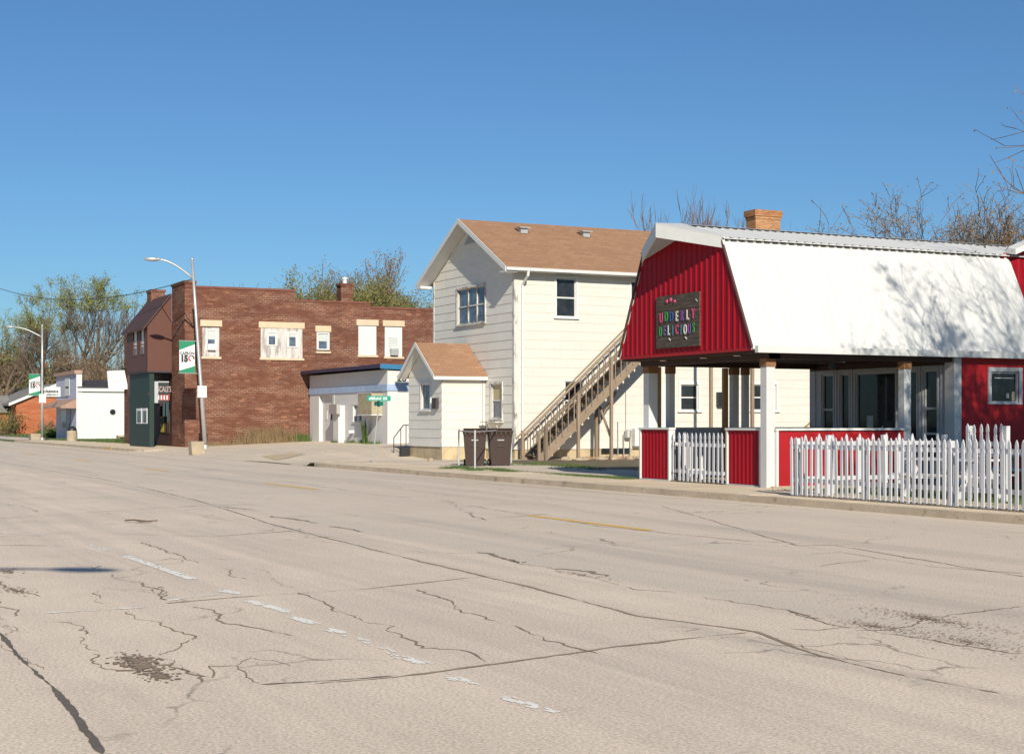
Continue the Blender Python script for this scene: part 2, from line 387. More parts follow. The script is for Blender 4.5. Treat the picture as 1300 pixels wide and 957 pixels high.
LZ = lambda d: (lambda x,y: gz(x,y)+d)
# side street and yard beside the brick building: one apron of concrete
sheet('lot_pavement', fr(-82.6,-52.9,42), [17.55,17.75]+fr(18,28.5,21)+[32,36,44], lambda x,y: gz(x,y)+.004, m_lot)
sheet('cross_street', fr(-240,-131,12), [17.6,19,22], lambda x,y: .004 if y < 17.7 else gz(x,y)-.01, m_road)
# yard soil beside the house
sheet('front_apron', fr(-54.6,-34.2,22), fr(19.8,23.8,6), LZ(.002), m_lot)
sheet('yard_soil', fr(-54.6,-34,22), fr(23.6,44,22), LZ(.0), m_dirt)
sheet('verge_soil', fr(-54.0,-52.4,6), fr(17.76,20.8,8), LZ(-.008), m_walk)
sheet('verge_pavement', fr(-82.0,-79.2,10), fr(17.74,20.8,8), LZ(.002), m_walk)
sheet('driveway', fr(-46,-34.2,10), fr(20.4,22.6,4), LZ(.012), m_lot)
def walk(name, x0, x1, y0, y1, step=1.5, zt=.005):
    mb = MB(); n = max(1, int((x1-x0)/step)); xs = fr(x0, x1, n); r = random.Random(int(abs(x0)*7))
    for a, b in zip(xs[:-1], xs[1:]):
        t = zt + r.uniform(0,.006); g = .012
        zs = [gz(a,y0+.05)+t, gz(b,y0+.05)+t, gz(b,y1)+t, gz(a,y1)+t]
        top = [(a+g,y0,zs[0]),(b-g,y0,zs[1]),(b-g,y1,zs[2]),(a+g,y1,zs[3])]
        mb.prism([(p[0],p[1],p[2]-.1) for p in top], (0,0,.1))
    return struct(mb.build(name, m_walk))
walk('sidewalk', -52.6, 12, 17.76, 20.1)
walk('sidewalk', -125.5, -79.5, 17.76, 20.55)
def kerb(name, pts, wdt=.16, h=.135):
    mb = MB(); r = random.Random(len(pts))
    L = [];
    for i, p in enumerate(pts):
        a = Vector(pts[max(i-1,0)]); b = Vector(pts[min(i+1,len(pts)-1)]); d = (b-a).normalized(); n = Vector((-d.y, d.x))
        L.append((Vector(p), n))
    st = 0
    for i, (p, n) in enumerate(L):
        hh = h + r.uniform(-.012,.008)
        z0 = -.05; j = r.uniform(-.012,.012)
        a = p - n*(wdt/2+j); b = p + n*wdt/2
        mb.v += [(a.x,a.y,z0),(a.x,a.y,hh*.75),(a.x+n.x*.03,a.y+n.y*.03,hh),(b.x,b.y,hh),(b.x,b.y,z0)]
    for i in range(len(L)-1):
        for k in range(4): mb.f.append((i*5+k, i*5+k+1, (i+1)*5+k+1, (i+1)*5+k))
    mb.f.append((0,1,2,3,4)); q=(len(L)-1)*5; mb.f.append((q+4,q+3,q+2,q+1,q))
    return struct(mb.build(name, m_kerb))
kerb('kerb', [(x, 17.68) for x in fr(12,-51.5,80)][:]+[(-52.3,17.75),(-53.1,18.0),(-53.7,18.5),(-54,19.2),(-54.1,20.2)])
kerb('kerb', [(-79.4,20.4),(-79.5,19.2),(-79.8,18.4),(-80.4,17.9),(-81.2,17.7)]+[(x,17.68) for x in fr(-82,-124.5,40)]+[(-125.3,17.9),(-125.8,18.5),(-126,19.4)])
m_ky = M('kerb_yellow_paint', (.62,.42,.13), .8, .15, 3, 20, dirt=(.42,.35,.27), dirtamt=(.45,.6))
mb = MB(); mb.box(-89.5,-87.4,17.585,17.77,.0,.152); struct(mb.build('kerb_paint', m_ky))
walk('near_sidewalk', -40, 30, -2.2, .3)

# road markings
def strip(mb, pts, wid, z=.004, r=None, jit=.4):
    P = [Vector((p[0],p[1])) for p in pts]; L=[]
    for i,p in enumerate(P):
        d = (P[min(i+1,len(P)-1)]-P[max(i-1,0)])
        d = d.normalized() if d.length>1e-6 else Vector((1,0)); n = Vector((-d.y,d.x))
        ww = wid*(1 if r is None else r.uniform(1-jit,1+jit))/2
        if r is not None and i in (0,len(P)-1): ww *= .2
        L.append((p-n*ww, p+n*ww))
    for a,b in zip(L[:-1],L[1:]):
        mb.face([(a[0].x,a[0].y,z),(b[0].x,b[0].y,z),(b[1].x,b[1].y,z),(a[1].x,a[1].y,z)])
mb = MB()
for x0, x1 in ((-23.4,-19.4),(-38.6,-34.4),(-52.6,-49.2),(-65.5,-62),(-80,-76.5),(-95,-91),(-110,-106)):
    strip(mb, [(x,11.72) for x in fr(x0,x1,8)], .16)
struct(mb.build('centre_line_marking', m_yellow))
c_ = [GP(332,576,.22),GP(352,578.5,.2),GP(388,575.5,.22),GP(372,573,.26)]
MBq = MB(); MBq.face([(p[0],p[1],gz(p[0],p[1])+.012) for p in c_]); struct(MBq.build('yellow_kerb_ramp_marking', m_yellowl))
mb = MB(); rr = random.Random(3)
def gline(px): return [GP(*p)[:2] for p in px]
def worn(seg, wid, n):
    a, b = gline(seg); dx, dy = b[0]-a[0], b[1]-a[1]; L = math.hypot(dx,dy); ux, uy = dx/L, dy/L
    for _ in range(int(n*L)):
        t = rr.random()*L; o = rr.uniform(-wid/2,wid/2); q = rr.uniform(.008,.05); k = 6
        mb.face([(a[0]+ux*(t+math.cos(6.283*m/k)*q*rr.uniform(.8,2.2))-uy*(o+math.sin(6.283*m/k)*q*.5*rr.uniform(.5,1)), a[1]+uy*(t+math.cos(6.283*m/k)*q*rr.uniform(.8,2.2))+ux*(o+math.sin(6.283*m/k)*q*.5*rr.uniform(.5,1)), .004+.0012*rr.random()) for m in range(k)])
for seg, dn in (([(110,690),(140,700)],40),([(160,706),(243,735)],150),([(283,750),(302,754)],200),([(316,763),(334,768)],160),([(338,769),(366,777)],200),([(374,784),(400,792)],170),([(415,799),(436,804)],120),([(440,806),(500,830)],25),([(503,832),(535,842)],110),([(570,860),(600,868)],70),([(640,885),(700,905)],60)):
    worn(seg, .10, dn)
for seg in ([(283,753),(240,760),(215,762)],[(185,771),(120,777),(60,778)],[(-5,676),(50,680)]):
    worn([seg[0], seg[-1]], .08, 45)
struct(mb.build('parking_stall_marking', m_wpaint))

# cracks and joints in the slabs (flat strips in grit colours, laid on the surface)
def crack(mb, px, wid, rough=.05, r=None, sub=6):
    pts = [Vector(p) for p in gline(px)]; amp = rough*2.2
    jag = rough > .02
    while True:
        out = [pts[0]]; big = False
        for a, b in zip(pts[:-1], pts[1:]):
            L = (b-a).length
            if L > .09:
                big = True; n = Vector((-(b-a).y, (b-a).x))/L
                k = min(amp, L*.16) if jag else min(rough*1.3, L*.05)
                out.append((a+b)/2+n*r.gauss(0,k)*.6)
            out.append(b)
        pts = out
        if not big: break
    L = []; w = wid
    for i,p in enumerate(pts):
        d = (pts[min(i+1,len(pts)-1)]-pts[max(i-1,0)]); d = d.normalized() if d.length > 1e-6 else Vector((1,0)); n = Vector((-d.y,d.x))
        w = max(wid*.15, min(wid*1.7, w+r.gauss(0,wid*.28)+(wid-w)*.12)); e = .15 if i in (0,len(pts)-1) else 1
        L.append((p-n*w/2*e, p+n*w/2*e))
        if jag and r.random() < .05:      # crumbled edge
            k = 5; c = p+n*r.uniform(-w,w)*1.3; q = w*r.uniform(.4,1.1)
            mb.face([(c.x+math.cos(6.283*t/k)*q*r.uniform(.5,1), c.y+math.sin(6.283*t/k)*q*r.uniform(.5,1), .0042) for t in range(k)])
    for a,b in zip(L[:-1],L[1:]):
        mb.face([(a[0].x,a[0].y,.0035),(b[0].x,b[0].y,.0035),(b[1].x,b[1].y,.0035),(a[1].x,a[1].y,.0035)])
mbj = MB(); mbc = MB(); mbt = MB(); cr = random.Random(11)
# long joints along the street
crack(mbj, [(20,590),(150,612),(250,635),(340,664),(460,694),(620,733),(660,742),(810,782),(960,802),(1040,832),(1160,860),(1270,880)], .028, .010, cr)
crack(mbj, [(-10,682),(90,676),(270,681),(400,672)], .018, .01, cr)
crack(mbj, [(80,693),(10,692),(-20,692)], .02, .01, cr)
crack(mbj, [(0,658),(120,650),(250,642),(330,640)], .02, .012, cr)
crack(mbj, [(210,766),(300,758),(460,748),(600,733),(640,731)], .022, .012, cr)
crack(mbj, [(400,868),(500,860),(650,840),(760,824),(860,812),(950,803)], .035, .012, cr)
crack(mbj, [(180,603),(330,590),(400,588)], .02, .01, cr)
crack(mbj, [(450,664),(600,660),(700,652)], .018, .01, cr)
crack(mbj, [(840,642),(1010,692),(1060,692),(1180,712),(1300,732)], .02, .015, cr)
crack(mbj, [(1000,690),(1100,706),(1190,720),(1300,728)], .014, .015, cr)
crack(mbj, [(300,602),(480,628),(560,636),(760,668),(860,678),(960,688)], .014, .02, cr)
crack(mbj, [(690,696),(790,688),(900,680)], .012, .01, cr)
for a in ([(1040,718),(1100,711),(1160,708)],[(1060,680),(1140,682)]): crack(mbj, a, .012, .01, cr)
# wandering cracks
for px, wd in (
  ([(530,748),(556,757),(580,770),(612,782),(618,786),(660,797),(690,812),(712,816),(745,826),(760,830)], .035),
  ([(378,752),(400,760),(422,774),(450,784),(490,800),(520,812),(560,824),(590,826),(616,840)], .032),
  ([(245,770),(275,787),(312,795),(345,802),(372,807)], .03),
  ([(165,776),(180,787),(205,790),(232,804),(244,812)], .024),
  ([(144,729),(165,738),(180,744),(205,752),(212,762)], .03),
  ([(195,752),(203,744),(212,752),(214,762)], .022),
  ([(125,750),(120,762),(140,766)], .022),
  ([(0,738),(15,748),(30,752),(50,757)], .04),
  ([(0,762),(10,772),(20,778),(18,782)], .026),
  ([(0,784),(8,794),(22,798),(10,806),(0,808)], .02),
  ([(66,790),(85,790),(100,800),(108,805)], .03),
  ([(100,808),(102,816),(118,825),(125,828)], .02),
  ([(118,830),(115,838),(130,848),(150,852)], .02),
  ([(200,834),(225,848),(240,852),(255,866)], .028),
  ([(270,860),(265,845),(300,845),(330,868)], .02),
  ([(240,812),(220,826),(205,832)], .02),
  ([(100,716),(120,722),(130,718)], .028),
  ([(0,722),(15,728),(22,722)], .024),
  ([(180,688),(200,695),(225,703),(250,715)], .022),
  ([(285,722),(290,730),(300,733),(330,738)], .02),
  ([(10,640),(40,645),(48,650)], .02),
  ([(320,722),(345,733),(372,746)], .016),
  ([(300,845),(320,835),(345,838),(370,846)], .012),
  ([(640,628),(700,640),(740,648)], .01),
  ([(690,675),(712,678),(740,681),(762,686),(782,690)], .03),
  ([(650,710),(680,718),(720,728),(770,738),(800,746),(860,752)], .025),
  ([(890,758),(930,764),(970,770),(1000,774),(1050,792),(1080,798)], .022),
  ([(1090,800),(1130,800),(1170,788),(1230,778),(1262,774),(1300,770)], .04),
  ([(1090,796),(1140,806),(1180,812),(1240,822),(1300,830)], .03),
  ([(1000,798),(1040,800),(1090,796)], .02),
  ([(1040,720),(1060,716),(1105,712)], .016),
  ([(800,802),(860,795),(890,798),(870,802)], .012),
  ([(960,808),(1060,832),(1130,850),(1190,864)], .012),
  ([(590,650),(600,655),(620,660)], .03),
  ([(560,634),(575,640),(590,650)], .012),
  ([(270,860),(240,853),(215,840)], .018),
  ([(0,818),(20,828),(38,842),(55,850)], .014),
  ([(345,655),(378,660),(404,664)], .10),
  ([(418,668),(432,670),(462,675)], .06),
  ([(605,701),(625,703),(640,709),(660,714)], .10),
  ([(700,722),(735,724),(770,732)], .12),
  ([(1000,774),(1020,780),(1045,786)], .05),
  ([(280,643),(310,646),(330,648)], .05)):
    crack(mbc, px, wd*(.42 if px[0][1] > 700 else .6), .03, cr)
struct(mbj.build('road_joints', m_crackl)); struct(mbc.build('road_cracks', m_crack))
crack(mbt, [(-2,802),(18,826),(40,848),(62,868),(90,900),(130,957)], .032, .006, cr)
crack(mbt, [(330,869),(420,864),(500,858)], .03, .008, cr)
struct(mbt.build('tar_filled_joint', m_tar))
# broken surface: scattered dark grit where the concrete has spalled
m_spall = M('crumbled_grit', (.32,.235,.165), 1, .35, 8, 60)
def spall(name, cx, cy, rxx, ryy, n, mat, smin, smax, seed):
    r = random.Random(seed); mb = MB(); c = GP(cx, cy)
    for i in range(n):
        a = r.uniform(0,6.283); q = abs(r.gauss(0,.45)); x = c[0]+math.cos(a)*q*rxx; y = c[1]+math.sin(a)*q*ryy
        s = r.uniform(smin,smax); k=5; ph=r.uniform(0,6)
        z = .005+r.uniform(0,.002)
        mb.face([(x+math.cos(ph+6.283*j/k)*s*r.uniform(.5,1), y+math.sin(ph+6.283*j/k)*s*r.uniform(.4,.9), z) for j in range(k)])
    struct(mb.build(name, mat))
spall('spalled_concrete', 170, 838, .42, .16, 200, m_spall, .006, .03, 1)
spall('spalled_concrete', 205, 858, .30, .12, 160, m_spall, .006, .03, 2)
spall('spalled_concrete', 180, 845, .55, .2, 260, m_crackl, .01, .04, 12)
spall('spalled_concrete', 1110, 795, .8, .22, 420, m_spall, .004, .016, 3)
spall('spalled_concrete', 1180, 786, 1.6, .35, 900, m_crackl, .004, .018, 4)
spall('spalled_concrete', 1230, 815, 1.4, .5, 700, m_crackl, .004, .016, 14)
spall('spalled_concrete', 20, 750, .55, .2, 150, m_spall, .006, .025, 5)
spall('spalled_concrete', 740, 730, 1.3, .12, 160, m_spall, .005, .02, 6)
spall('spalled_concrete', 5, 725, .5, .3, 110, m_spall, .006, .03, 7)
tw = MB(); c = GP(172,664)
tw.tube([(c[0]-.3,c[1]-.1,.03),(c[0]-.1,c[1],.05),(c[0]+.1,c[1]+.06,.03),(c[0]+.25,c[1]+.2,.04)],.012,5)
tw.tube([(c[0]-.1,c[1],.05),(c[0],c[1]+.2,.03),(c[0]+.12,c[1]+.32,.04)],.01,5)
tag(tw.build('fallen_twig', m_bark, org=(c[0],c[1],0)), 'small forked twig lying alone on the open concrete road', 'twig')

# ------------------------------------------------------------------ blades
def blades(mb, n, samp, h, wd, r, lean=.35):
    for i in range(n):
        x, y = samp(r); z = gz(x,y)-.02; a = r.uniform(0,6.283); hh = h*r.uniform(.4,1.1)
        lx = math.cos(a)*hh*lean*r.random(); ly = math.sin(a)*hh*lean*r.random(); b = r.uniform(0,3.14)
        dx = math.cos(b)*wd; dy = math.sin(b)*wd
        mb.face([(x-dx,y-dy,z),(x+dx,y+dy,z),(x+lx,y+ly,z+hh)])
def grass(name, n, samp, h=.09, wd=.008, mat=m_grass, seed=1):
    mb = MB(); blades(mb, n, samp, h, wd, random.Random(seed))
    o = mb.build(name, mat); o['kind']='stuff'; return o
def rect(x0,x1,y0,y1): return lambda r: (r.uniform(x0,x1), r.uniform(y0,y1))
def clumps(x0,x1,y0,y1,k,s,seed):
    q = random.Random(seed); C=[(q.uniform(x0,x1),q.uniform(y0,y1)) for _ in range(k)]
    return lambda r: (lambda c:(c[0]+r.gauss(0,s*1.6), c[1]+r.gauss(0,s)))(r.choice(C))
grass('grass', 4500, clumps(-45.5,-40.5,19.2,20.4,14,.13,3), .10, .010)
grass('grass', 5500, lambda r: (-33.9-abs(r.gauss(0,2.0)), 19.95+r.gauss(0,.16)), .08, .010, seed=2)
grass('grass', 9000, rect(-27,-12,19.2,26), .09, .012, seed=4)
grass('grass', 2500, clumps(-52,-40,22.8,24.5,16,.2,9), .12, .010, seed=5)
grass('grass', 1600, lambda r: (r.uniform(-24.9,-12), 18.27+abs(r.gauss(0,.08))), .07, .008, m_dry, seed=6)
grass('grass', 12000, rect(-132,-99,20.8,28.6), .12, .03, seed=7)
grass('grass', 9000, rect(-260,-150,24,44), .25, .10, seed=8)
grass('grass', 500, clumps(-82.2,-70.6,27.1,27.4,7,.12,5), .22, .02, seed=10)

# ------------------------------------------------------------------ walls, ribbed panels, windows
def wall(mb, W, lo, hi, z0, z1, holes=(), course=None, lap=.014, depth=.14, back=None):
    zs = {z0, z1}
    for h in holes: zs |= {h[2], h[3]}
    if course:
        k = 0
        while z0+k*course < z1: zs.add(round(z0+k*course,5)); k += 1
    zs = sorted(z for z in zs if z0-1e-6 <= z <= z1+1e-6)
    def off(z, side):
        if not course: return 0
        f = ((z-z0)/course) % 1.0
        if side < 0 and (f < 1e-3 or f > .999): f = 1.0
        elif f > .999: f = 0
        return lap*(1-f)
    for za, zb in zip(zs[:-1], zs[1:]):
        if zb-za < 1e-4: continue
        da = off(za, 1); db = off(zb, -1)
        cuts = sorted([(h[0],h[1]) for h in holes if h[2] < zb-1e-5 and h[3] > za+1e-5])
        la, lb, ha, hb = lo(za), lo(zb), hi(za), hi(zb); segs = []; ca, cb = la, lb
        for c0, c1 in cuts: segs.append((ca, cb, c0, c0)); ca = cb = c1
        segs.append((ca, cb, ha, hb))
        for sa, sb, ea, eb in segs:
            mb.face([W(sa,da,za), W(ea,da,za), W(eb,db,zb), W(sb,db,zb)])
            if course and da > lap*.95: mb.face([W(sa,0,za), W(sa,da,za), W(ea,da,za), W(ea,0,za)])
    L = lap if course else 0
    for (a0,a1,b0,b1) in holes:
        mb.face([W(a0,L,b0),W(a0,-depth,b0),W(a0,-depth,b1),W(a0,L,b1)]); mb.face([W(a1,L,b0),W(a1,L,b1),W(a1,-depth,b1),W(a1,-depth,b0)])
        mb.face([W(a0,L,b0),W(a1,L,b0),W(a1,-depth,b0),W(a0,-depth,b0)]); mb.face([W(a0,L,b1),W(a0,-depth,b1),W(a1,-depth,b1),W(a1,L,b1)])
def ribbed(mb, O, U, V, Nn, width, vf, pitch=.23, rib=.02, rw=.05, gap=None):
    O, U, V, Nn = Vector(O), Vector(U), Vector(V), Vector(Nn)
    prof = []; a = 0
    while a < width:
        for q, hgt in ((0,0),(pitch-rw*1.8,0),(pitch-rw*1.3,rib),(pitch-rw*.5,rib)):
            if a+q < width: prof.append((a+q, hgt))
        a += pitch
    prof.append((width, 0))
    for (a0,h0),(a1,h1) in zip(prof[:-1],prof[1:]):
        b0, t0 = vf(a0); b1, t1 = vf(a1)
        if t0-b0 < 1e-4 and t1-b1 < 1e-4: continue
        mb.face([O+U*a0+V*b0+Nn*h0, O+U*a1+V*b1+Nn*h1, O+U*a1+V*t1+Nn*h1, O+U*a0+V*t0+Nn*h0])
def window(parent, W, a0, a1, z0, z1, casing=.09, depth=.10, out=.03, mat=None, glass=None, mid=.5, mull=(), blind=0, sill=True, frame_col=None, name='window', casin=True, blindmat=None):
    mat = mat or m_wtrim; glass = glass or m_glass
    mb = MB()
    if casin:
        mb.wbox(W, a0-casing, a0, .0, out, z0, z1); mb.wbox(W, a1, a1+casing, .0, out, z0, z1)
        mb.wbox(W, a0-casing, a1+casing, .0, out+.01, z1, z1+casing); mb.wbox(W, a0-casing, a1+casing, .0, out+.003, z0-.03, z0)
    s = .045
    mb.wbox(W, a0, a0+s, -depth+.02, -.02, z0, z1); mb.wbox(W, a1-s, a1, -depth+.02, -.02, z0, z1)
    mb.wbox(W, a0+s, a1-s, -depth+.02, -.02, z0, z0+s); mb.wbox(W, a0+s, a1-s, -depth+.02, -.02, z1-s, z1)
    f = mb.build(name, mat, parent)
    sb = MB(); e = .001
    if mid: zm = z0+(z1-z0)*mid; sb.wbox(W, a0+s, a1-s, -depth+.03, -.03, zm-.028, zm+.028)
    for q in mull:
        am = a0+(a1-a0)*q
        sb.wbox(W, am-.04, am+.04, -depth+.032, -.025, z0+s, z1-s)
    if sb.v: sb.build('sash', mat, f)
    MB().wbox(W, a0+s, a1-s, -depth-.01, -depth+.035, z0+s, z1-s).build('pane', glass, f)
    if blind > 0:
        MB().wbox(W, a0+s+.01, a1-s-.01, -depth+.036, -depth+.04, z1-s-(z1-z0-2*s)*blind, z1-s).build('blind', blindmat or m_blind, f)
    if sill: MB().wbox(W, a0-casing-.03, a1+casing+.03, -.02, out+.06, z0-.075, z0-.031).build('sill', mat, f)
    return f
def text_mb(s, W, ac, z, size, d=.0, ext=.004, sx=1.0, bold=0, shear=0, align='CENTER'):
    cu = bpy.data.curves.new('txt','FONT'); cu.body = s; cu.size = size; cu.extrude = ext; cu.offset = bold; cu.align_x = align; cu.resolution_u = 3
    o = bpy.data.objects.new('txt', cu); COL.objects.link(o); bpy.context.view_layer.update()
    me = bpy.data.meshes.new_from_object(o.evaluated_get(bpy.context.evaluated_depsgraph_get()))
    mb = MB()
    for v in me.vertices: mb.v.append(W(ac+v.co.x*sx, d+v.co.z+ext, z+v.co.y))
    for p in me.polygons: mb.f.append(tuple(p.vertices))
    bpy.data.objects.remove(o); bpy.data.meshes.remove(me); return mb

# ------------------------------------------------------------------ RED BARN SHOP
FY = 20.15                     # plane of the low front wall and front posts
GY = 19.6                      # plane of the gable
XS = -28.1                     # street-side plane (long side)
barn = thing('barn_shop', 'red and white barn shaped shop with a gambrel roof and an open corner porch', 'shop', (-31, 24, .12))
XC = -31.0; HB = 1.73; HE = 2.93; ZE = 3.24; ZB = 5.74; ZR = 6.2
YE = 28.18; YL = 40
def gtop(a):
    x = XC-HE+a; d = abs(x-XC)
    return ZB+(ZR-.05-ZB)*(1-d/HB) if d < HB else ZE+(ZB-ZE)*(HE-d)/(HE-HB)
mb = MB(); ribbed(mb, (XC-HE,GY,0), (1,0,0), (0,0,1), (0,-1,0), 2*HE, lambda a: (ZE, max(ZE,gtop(a))), .225, .022, .05)
mb.build('gable_wall', m_red, barn)
for s in (-1,1):
    p0 = (XC+s*HE, GY-.03, ZE); p1 = (XC+s*HB, GY-.03, ZB)
    MB().bar(p0, p1, .05, .035).build('rake_trim', m_brownr, barn)
MB().box(XC-HE+.02, XC+HE-.02, GY-.01, GY+.1, ZE-.07, ZE).build('gable_sill_trim', m_redflat, barn)
# roof panels
sl = Vector((HE-HB,0,-(ZB-ZE))); L = sl.length
def steep(s, y0, y1):
    mb = MB(); U = Vector((0,1,0)); V = Vector((s*(HE-HB+.06),0,-(ZB-ZE+.12))).normalized(); Nn = Vector((s*(ZB-ZE),0,HE-HB)).normalized()
    ribbed(mb, (XC+s*HB, y0, ZB), U, V, Nn, y1-y0, lambda a: (0, L+.08), .23, .032, .055)
    # inner sheet gives it thickness
    a = Vector((XC+s*HB, y0, ZB))-Nn*.05; b = a+V*(L+.05)
    mb.face([a, a+U*(y1-y0), b+U*(y1-y0), b]); return mb
steep(1, GY-.02, YE).build('steep_roof_slope', m_wmetal, barn)
steep(-1, GY-.02, YL).build('steep_roof_slope', m_wmetal, barn)
for s in (1,-1):
    mb = MB(); V = Vector((s*(HB+.12),0,-(ZR-ZB)*(HB+.12)/HB)); LV=V.length; V.normalize(); Nn = Vector((s*(ZR-ZB),0,HB)).normalized()
    ribbed(mb, (XC, GY-.05, ZR+.05), (0,1,0), V, Nn, YL-GY, lambda a: (0, LV), .23, .022, .05)
    a = Vector((XC, GY-.05, ZR+.03)); b = a+V*LV; U=Vector((0,YL-GY,0)); mb.face([a,a+U,b+U,b]); mb.face([b,b+U,b+U+Vector((0,0,.02)),b+Vector((0,0,.02))])
    mb.build('upper_roof_slope', m_wmetal, barn)
mb = MB()
for s in (-1,1):
    mb.face([(XC,GY-.07,ZR+.085),(XC,YL,ZR+.085),(XC+s*.2,YL,ZR+.045),(XC+s*.2,GY-.07,ZR+.045)])
mb.build('ridge_cap', m_wmetal, barn)
MB().box(XC+HB-.04, XC+HB+.02, GY, YE, ZB-.02, ZB+.05).build('roof_shadow_line', m_darkroof, barn)  # dark strip standing in for the shadow line under the upper slope's overhang
# pointed hood over the gable
tip = Vector((XC, GY-.72, ZR-.03)); rr_ = Vector((XC+HB+.08, GY-.03, ZB-.02)); ll_ = Vector((XC-HB-.08, GY-.03, ZB-.02)); rd = Vector((XC, GY+.02, ZR-.0))
mb = MB()
for e in (rr_, ll_):
    mb.prism([tip+Vector((0,0,.07)), e+Vector((0,0,.07)), rd+Vector((0,0,.07))], (0,0,.03))
mb.build('hood_roof', m_wmetal, barn)
mb = MB()
for e in (rr_, ll_):
    dd = Vector((0,.04,0)); mb.prism([tip+Vector((0,0,.068)), e+Vector((0,0,.068)), e+Vector((0,0,-.19)), tip+Vector((0,0,-.24))], dd)
mb.build('hood_fascia', m_wtrim, barn)
mb = MB(); g = m_wtrim
for e in (rr_, ll_):
    mb.face([tip+Vector((0,.05,-.20)), e+Vector((0,.0,-.17)), Vector((XC,GY-.03,ZR-.24))])
mb.build('hood_soffit', m_greytrim, barn)
# gutter, ceiling, beams
MB().box(XC+HE+.14, XC+HE+.26, GY-.05, YL, ZE-.13, ZE+.02).build('gutter', m_gutter, barn)
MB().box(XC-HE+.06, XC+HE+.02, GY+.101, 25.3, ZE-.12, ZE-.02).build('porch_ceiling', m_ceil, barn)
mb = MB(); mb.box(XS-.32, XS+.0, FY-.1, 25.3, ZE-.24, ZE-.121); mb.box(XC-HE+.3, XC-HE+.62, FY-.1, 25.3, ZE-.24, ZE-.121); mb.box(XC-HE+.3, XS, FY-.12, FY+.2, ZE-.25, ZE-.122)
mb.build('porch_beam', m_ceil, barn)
mb = MB()
for x, y in ((-32.4,19.95),(-30.6,19.95),(-29.2,19.95),(-28.9,21.4),(-28.9,23.4)): MB().lathe((x,y,ZE-.14),[(.0,-.012),(.08,-.012),(.09,.0)],14).build('recessed_light', m_wtrim, barn)
def post(x, y, wd, zt=ZE-.42, zb=.1, mat=m_post):
    o = MB().box(x-wd/2, x+wd/2, y-wd/2, y+wd/2, zb, zt).build('porch_post', mat, barn)
    MB().box(x-wd/2-.015, x+wd/2+.015, y-wd/2-.015, y+wd/2+.015, zt, ZE-.24).build('post_cap', m_capwood, o)
    return o
XL = OY(819,500,FY)[0]
post(XS-.20, FY+.00, .23); post(XL, FY+.16, .26)
for px, wd in ((851,.17),(932,.18),(946,.15)):
    y = OX(px, 500, XL)[0]; post(XL, y, wd)
y = OX(1148.5,500,XS-.12)[0]; post(XS-.12, y, .20)
for px, d in ((835.5,.0),(920.5,.0)):
    y = OX(px,500,XL)[0]
    MB().box(XL-.06, XL+.06, y-.06, y+.06, .13, ZE-.25).build('bare_wood_post', m_wood, barn)
# low walls
xa, xb, xc, xd = OY(812,570,FY)[0], OY(850,570,FY)[0], OY(922,570,FY)[0], OY(966,570,FY)[0]
ZL = 1.45
def lowwall(W, a0, a1, mat, trims=True):
    mb = MB(); mb.wbox(W, a0+.06, a1-.06, -.12, -.03, .16, ZL-.05)
    if mat is m_red:
        P0 = W(a0+.06,-.03,.17); P1 = W(a0+.061,-.03,.17); U = (Vector(P1)-Vector(P0)).normalized(); Nn = Vector(W(0,1,0))-Vector(W(0,0,0))
        ribbed(mb, Vector(P0)+Nn*.004, U, (0,0,1), Nn, a1-a0-.12, lambda a:(0,ZL-.23), .16, .018, .045)
    o = mb.build('low_wall_panel', mat, barn)
    t = MB(); t.wbox(W, a0-.02, a1+.02, -.17, .03, ZL-.05, ZL); t.wbox(W, a0, a0+.058, -.16, .015, .12, ZL-.051); t.wbox(W, a1-.058, a1, -.16, .015, .12, ZL-.051); t.wbox(W, a0+.06, a1-.06, -.158, .013, .12, .158)
    t.build('low_wall_trim', m_greytrim if mat is m_greypanel else m_wtrim, o)
lowwall(WY(FY), xa, xb, m_red); lowwall(WY(FY), xc, xd, m_red)
ye = OX(1155,570,XS)[0]
lowwall(WX(XS-.02), FY+.10, ye, m_redflat)
lowwall(WX(XL-.05), FY+.3, 25.3, m_greypanel)
MB().box(xa, XS, FY, 25.4, .05, .155).build('porch_floor', m_conc, barn)
m_wallin = M('shaded_white_cladding', (.46,.47,.49), .6, .1, 2, 20)  # porch shade put into the colour of the white cladding and frames
# window wall facing the porch
YW = OX(1213,500,XS)[0]
XW = OY(1030,500,YW)[0]
W1 = WY(YW)
def wx(px): return OY(px, 500, YW)[0]
hd = 2.95
wins = [(1043,1058,.16,2),(1066,1078,0,0),(1086,1137,0,0),(1151,1164,0,0),(1172,1190,.16,2)]
mb = MB(); zlo = .62
holes = [(wx(a), wx(b), zlo, hd-.1) for a,b,_,_ in wins]
wall(mb, W1, lambda z: XW, lambda z: XS, .1, ZE-.13, holes, None, depth=.12)
mb.box(XW-.05, XW, YW, YW+.4, .1, ZE-.13)
mb.build('porch_window_wall', m_wallin, barn)
for k, (a,b,_,n) in enumerate(wins):
    f = window(barn, W1, wx(a), wx(b), zlo, hd-.1, .05, .1, .02, m_wallin, m_glass, mid=0 if n == 0 else .58, sill=False)
    if n: MB().wbox(W1, wx(a)+.05, wx(b)-.05, -.065, -.03, 1.28, 1.33).build('sash', m_post, f)
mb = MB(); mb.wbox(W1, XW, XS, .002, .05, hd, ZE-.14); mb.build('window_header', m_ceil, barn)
mb = MB()
for px in (1035,1062,1082,1168,1196,1204): x = wx(px); MB().wbox(W1, x-.03, x+.03, .001, .03, .2, hd-.01).build('batten', m_wallin, barn)
0
